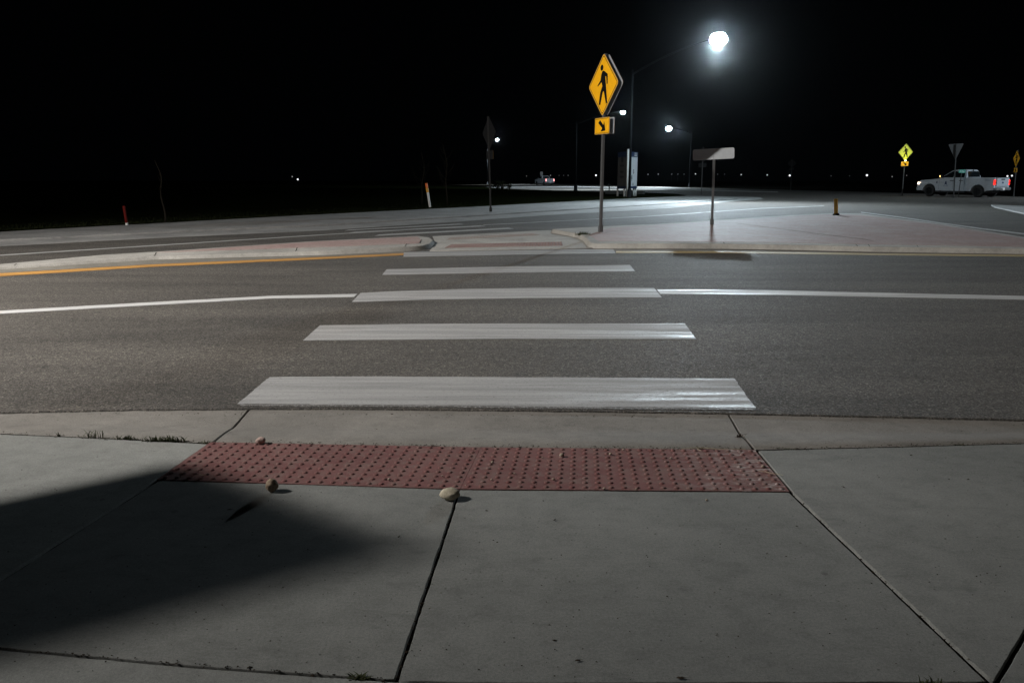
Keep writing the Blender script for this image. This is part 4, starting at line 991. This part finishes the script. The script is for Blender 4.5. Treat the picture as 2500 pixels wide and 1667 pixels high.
# ------------------------------------------------------------------ sapling, shrubs
M_BARK = plain('bark', (.016, .014, .011), 1, spec=0)
def sapling(pix, top, label, r=.03, br=9, spread=.5, z=.08):
    b = G(*pix, z); tp = P(*top, b.y); h = tp - b
    t = thing('bare_sapling', label, 'tree', b, 0, 'young bare trees on the verge')
    bm = bmesh.new(); pts = []; n = 12
    for i in range(n + 1):
        u = i / n; pts.append(Vector((h.x * u + .10 * math.sin(u * 9 + r * 50) * u, .05 * math.sin(u * 7), h.z * u)))
    tube(bm, pts, [r * (1 - .75 * i / n) for i in range(n + 1)], 8); from_bm('trunk', bm, M_BARK, t)
    bm = bmesh.new()
    for k in range(br):
        u = .3 + .65 * k / br; p = pts[int(u * n)]; a = random.uniform(0, 6.28); L = spread * random.uniform(.5, 1) * (1.15 - u) * 2
        q = [p, p + Vector((math.cos(a) * L * .5, math.sin(a) * L * .5, L * .45)), p + Vector((math.cos(a) * L * .8, math.sin(a) * L * .8, L * 1.1))]
        tube(bm, q, [r * .28, r * .2, r * .06], 5)
        for j in range(3):
            a2 = a + random.uniform(-1.2, 1.2); s0 = q[1].lerp(q[2], j / 3); tube(bm, [s0, s0 + Vector((math.cos(a2), math.sin(a2), 1.2)) * L * .25], [r * .12, r * .04], 4)
    from_bm('branches', bm, M_BARK, t)
sapling((404, 543), (384, 392), 'thin bare sapling leaning left beside the red stake', .03, 5, .18)
sapling((1092, 500), (1086, 352), 'dim bare young tree left of the dim backed sign', .04, 14, .6)
sapling((1030, 498), (1034, 372), 'dim bare young tree behind the white and orange marker', .04, 12, .5)
def shrub(pix, w, hgt, label, n=240, z=.08):
    b = G(*pix, z); t = thing('shrub', label, 'shrub', b, 0, 'dark shrubs at the edge of the far road')
    bm = bmesh.new()
    for i in range(n):
        a = random.uniform(0, 6.28); rr = w * .5 * math.sqrt(random.random()); zz = hgt * random.random() * (1 - .4 * rr / w)
        c = Vector((rr * math.cos(a), rr * math.sin(a), zz)); s = .10 * random.uniform(.5, 1.2)
        d1 = Vector((random.uniform(-1, 1), random.uniform(-1, 1), random.uniform(-.3, 1))).normalized() * s; d2 = d1.cross(Vector((random.random(), random.random(), random.random())).normalized()).normalized() * s * .45
        bm.faces.new([bm.verts.new(c - d1), bm.verts.new(c + d2), bm.verts.new(c + d1), bm.verts.new(c - d2)])
    cr = from_bm('crown', bm, M_BLADE, t)
    bm = bmesh.new()
    for i in range(7): a = i; tube(bm, [(0, 0, 0), (math.cos(a) * w * .2, math.sin(a) * w * .2, hgt * .5), (math.cos(a) * w * .4, math.sin(a) * w * .4, hgt * .9)], [.03, .02, .008], 5)
    from_bm('stems', bm, M_BARK, t)
shrub((1213, 463.5), 1.5, 1.1, 'dark shrub silhouetted on the lit road, left of a smaller one')
shrub((1226, 464), 1.2, 1.0, 'dark shrub silhouetted on the lit road, middle of three', 160)
shrub((1243.5, 465), .6, .9, 'smallest dark shrub silhouetted on the lit road, rightmost of three', 90)

# grass blades along the verge edge
bm = bmesh.new()
for i in range(5200):
    u = random.random(); edge = [(-100, 569), (0, 564), (750, 524.5), (1150, 505), (1457, 488.5), (1650, 480)]
    x = random.uniform(-100, 1650)
    for a, b in zip(edge, edge[1:]):
        if a[0] <= x <= b[0]: y = a[1] + (b[1] - a[1]) * (x - a[0]) / (b[0] - a[0])
    p = G(x, y - 1.0 - 14 * random.random() ** 2.5, .08); h = random.uniform(.015, .05); a = random.uniform(0, 6.28); w = .012
    bm.faces.new([bm.verts.new(p + Vector((w * math.cos(a), w * math.sin(a), 0))), bm.verts.new(p - Vector((w * math.cos(a), w * math.sin(a), 0))), bm.verts.new(p + Vector((random.uniform(-.04, .04), random.uniform(-.04, .04), h)))])
tag(from_bm('verge_grass', bm, plain('verge_blade', (.014, .017, .006), .9, spec=.1)), 'ragged short grass along the far sidewalk', 'grass', kind='stuff')

# ------------------------------------------------------------------ haze volume added in place of lens glare around the lamps
bm = bmesh.new(); box(bm, (-260, -25, -5.5), (260, 460, 22))
hz = bpy.data.materials.new('bloom_haze'); hz.use_nodes = True; nt = hz.node_tree
nt.nodes.remove(nt.nodes['Principled BSDF']); pv = nt.nodes.new('ShaderNodeVolumePrincipled')
pv.inputs['Color'].default_value = (.9, .95, 1, 1); pv.inputs['Density'].default_value = .000055; pv.inputs['Anisotropy'].default_value = .98
nt.links.new(pv.outputs[0], nt.nodes['Material Output'].inputs['Volume'])
tag(from_bm('haze', bm, hz), 'thin added haze that imitates lens bloom around the lamps', 'haze', kind='stuff')
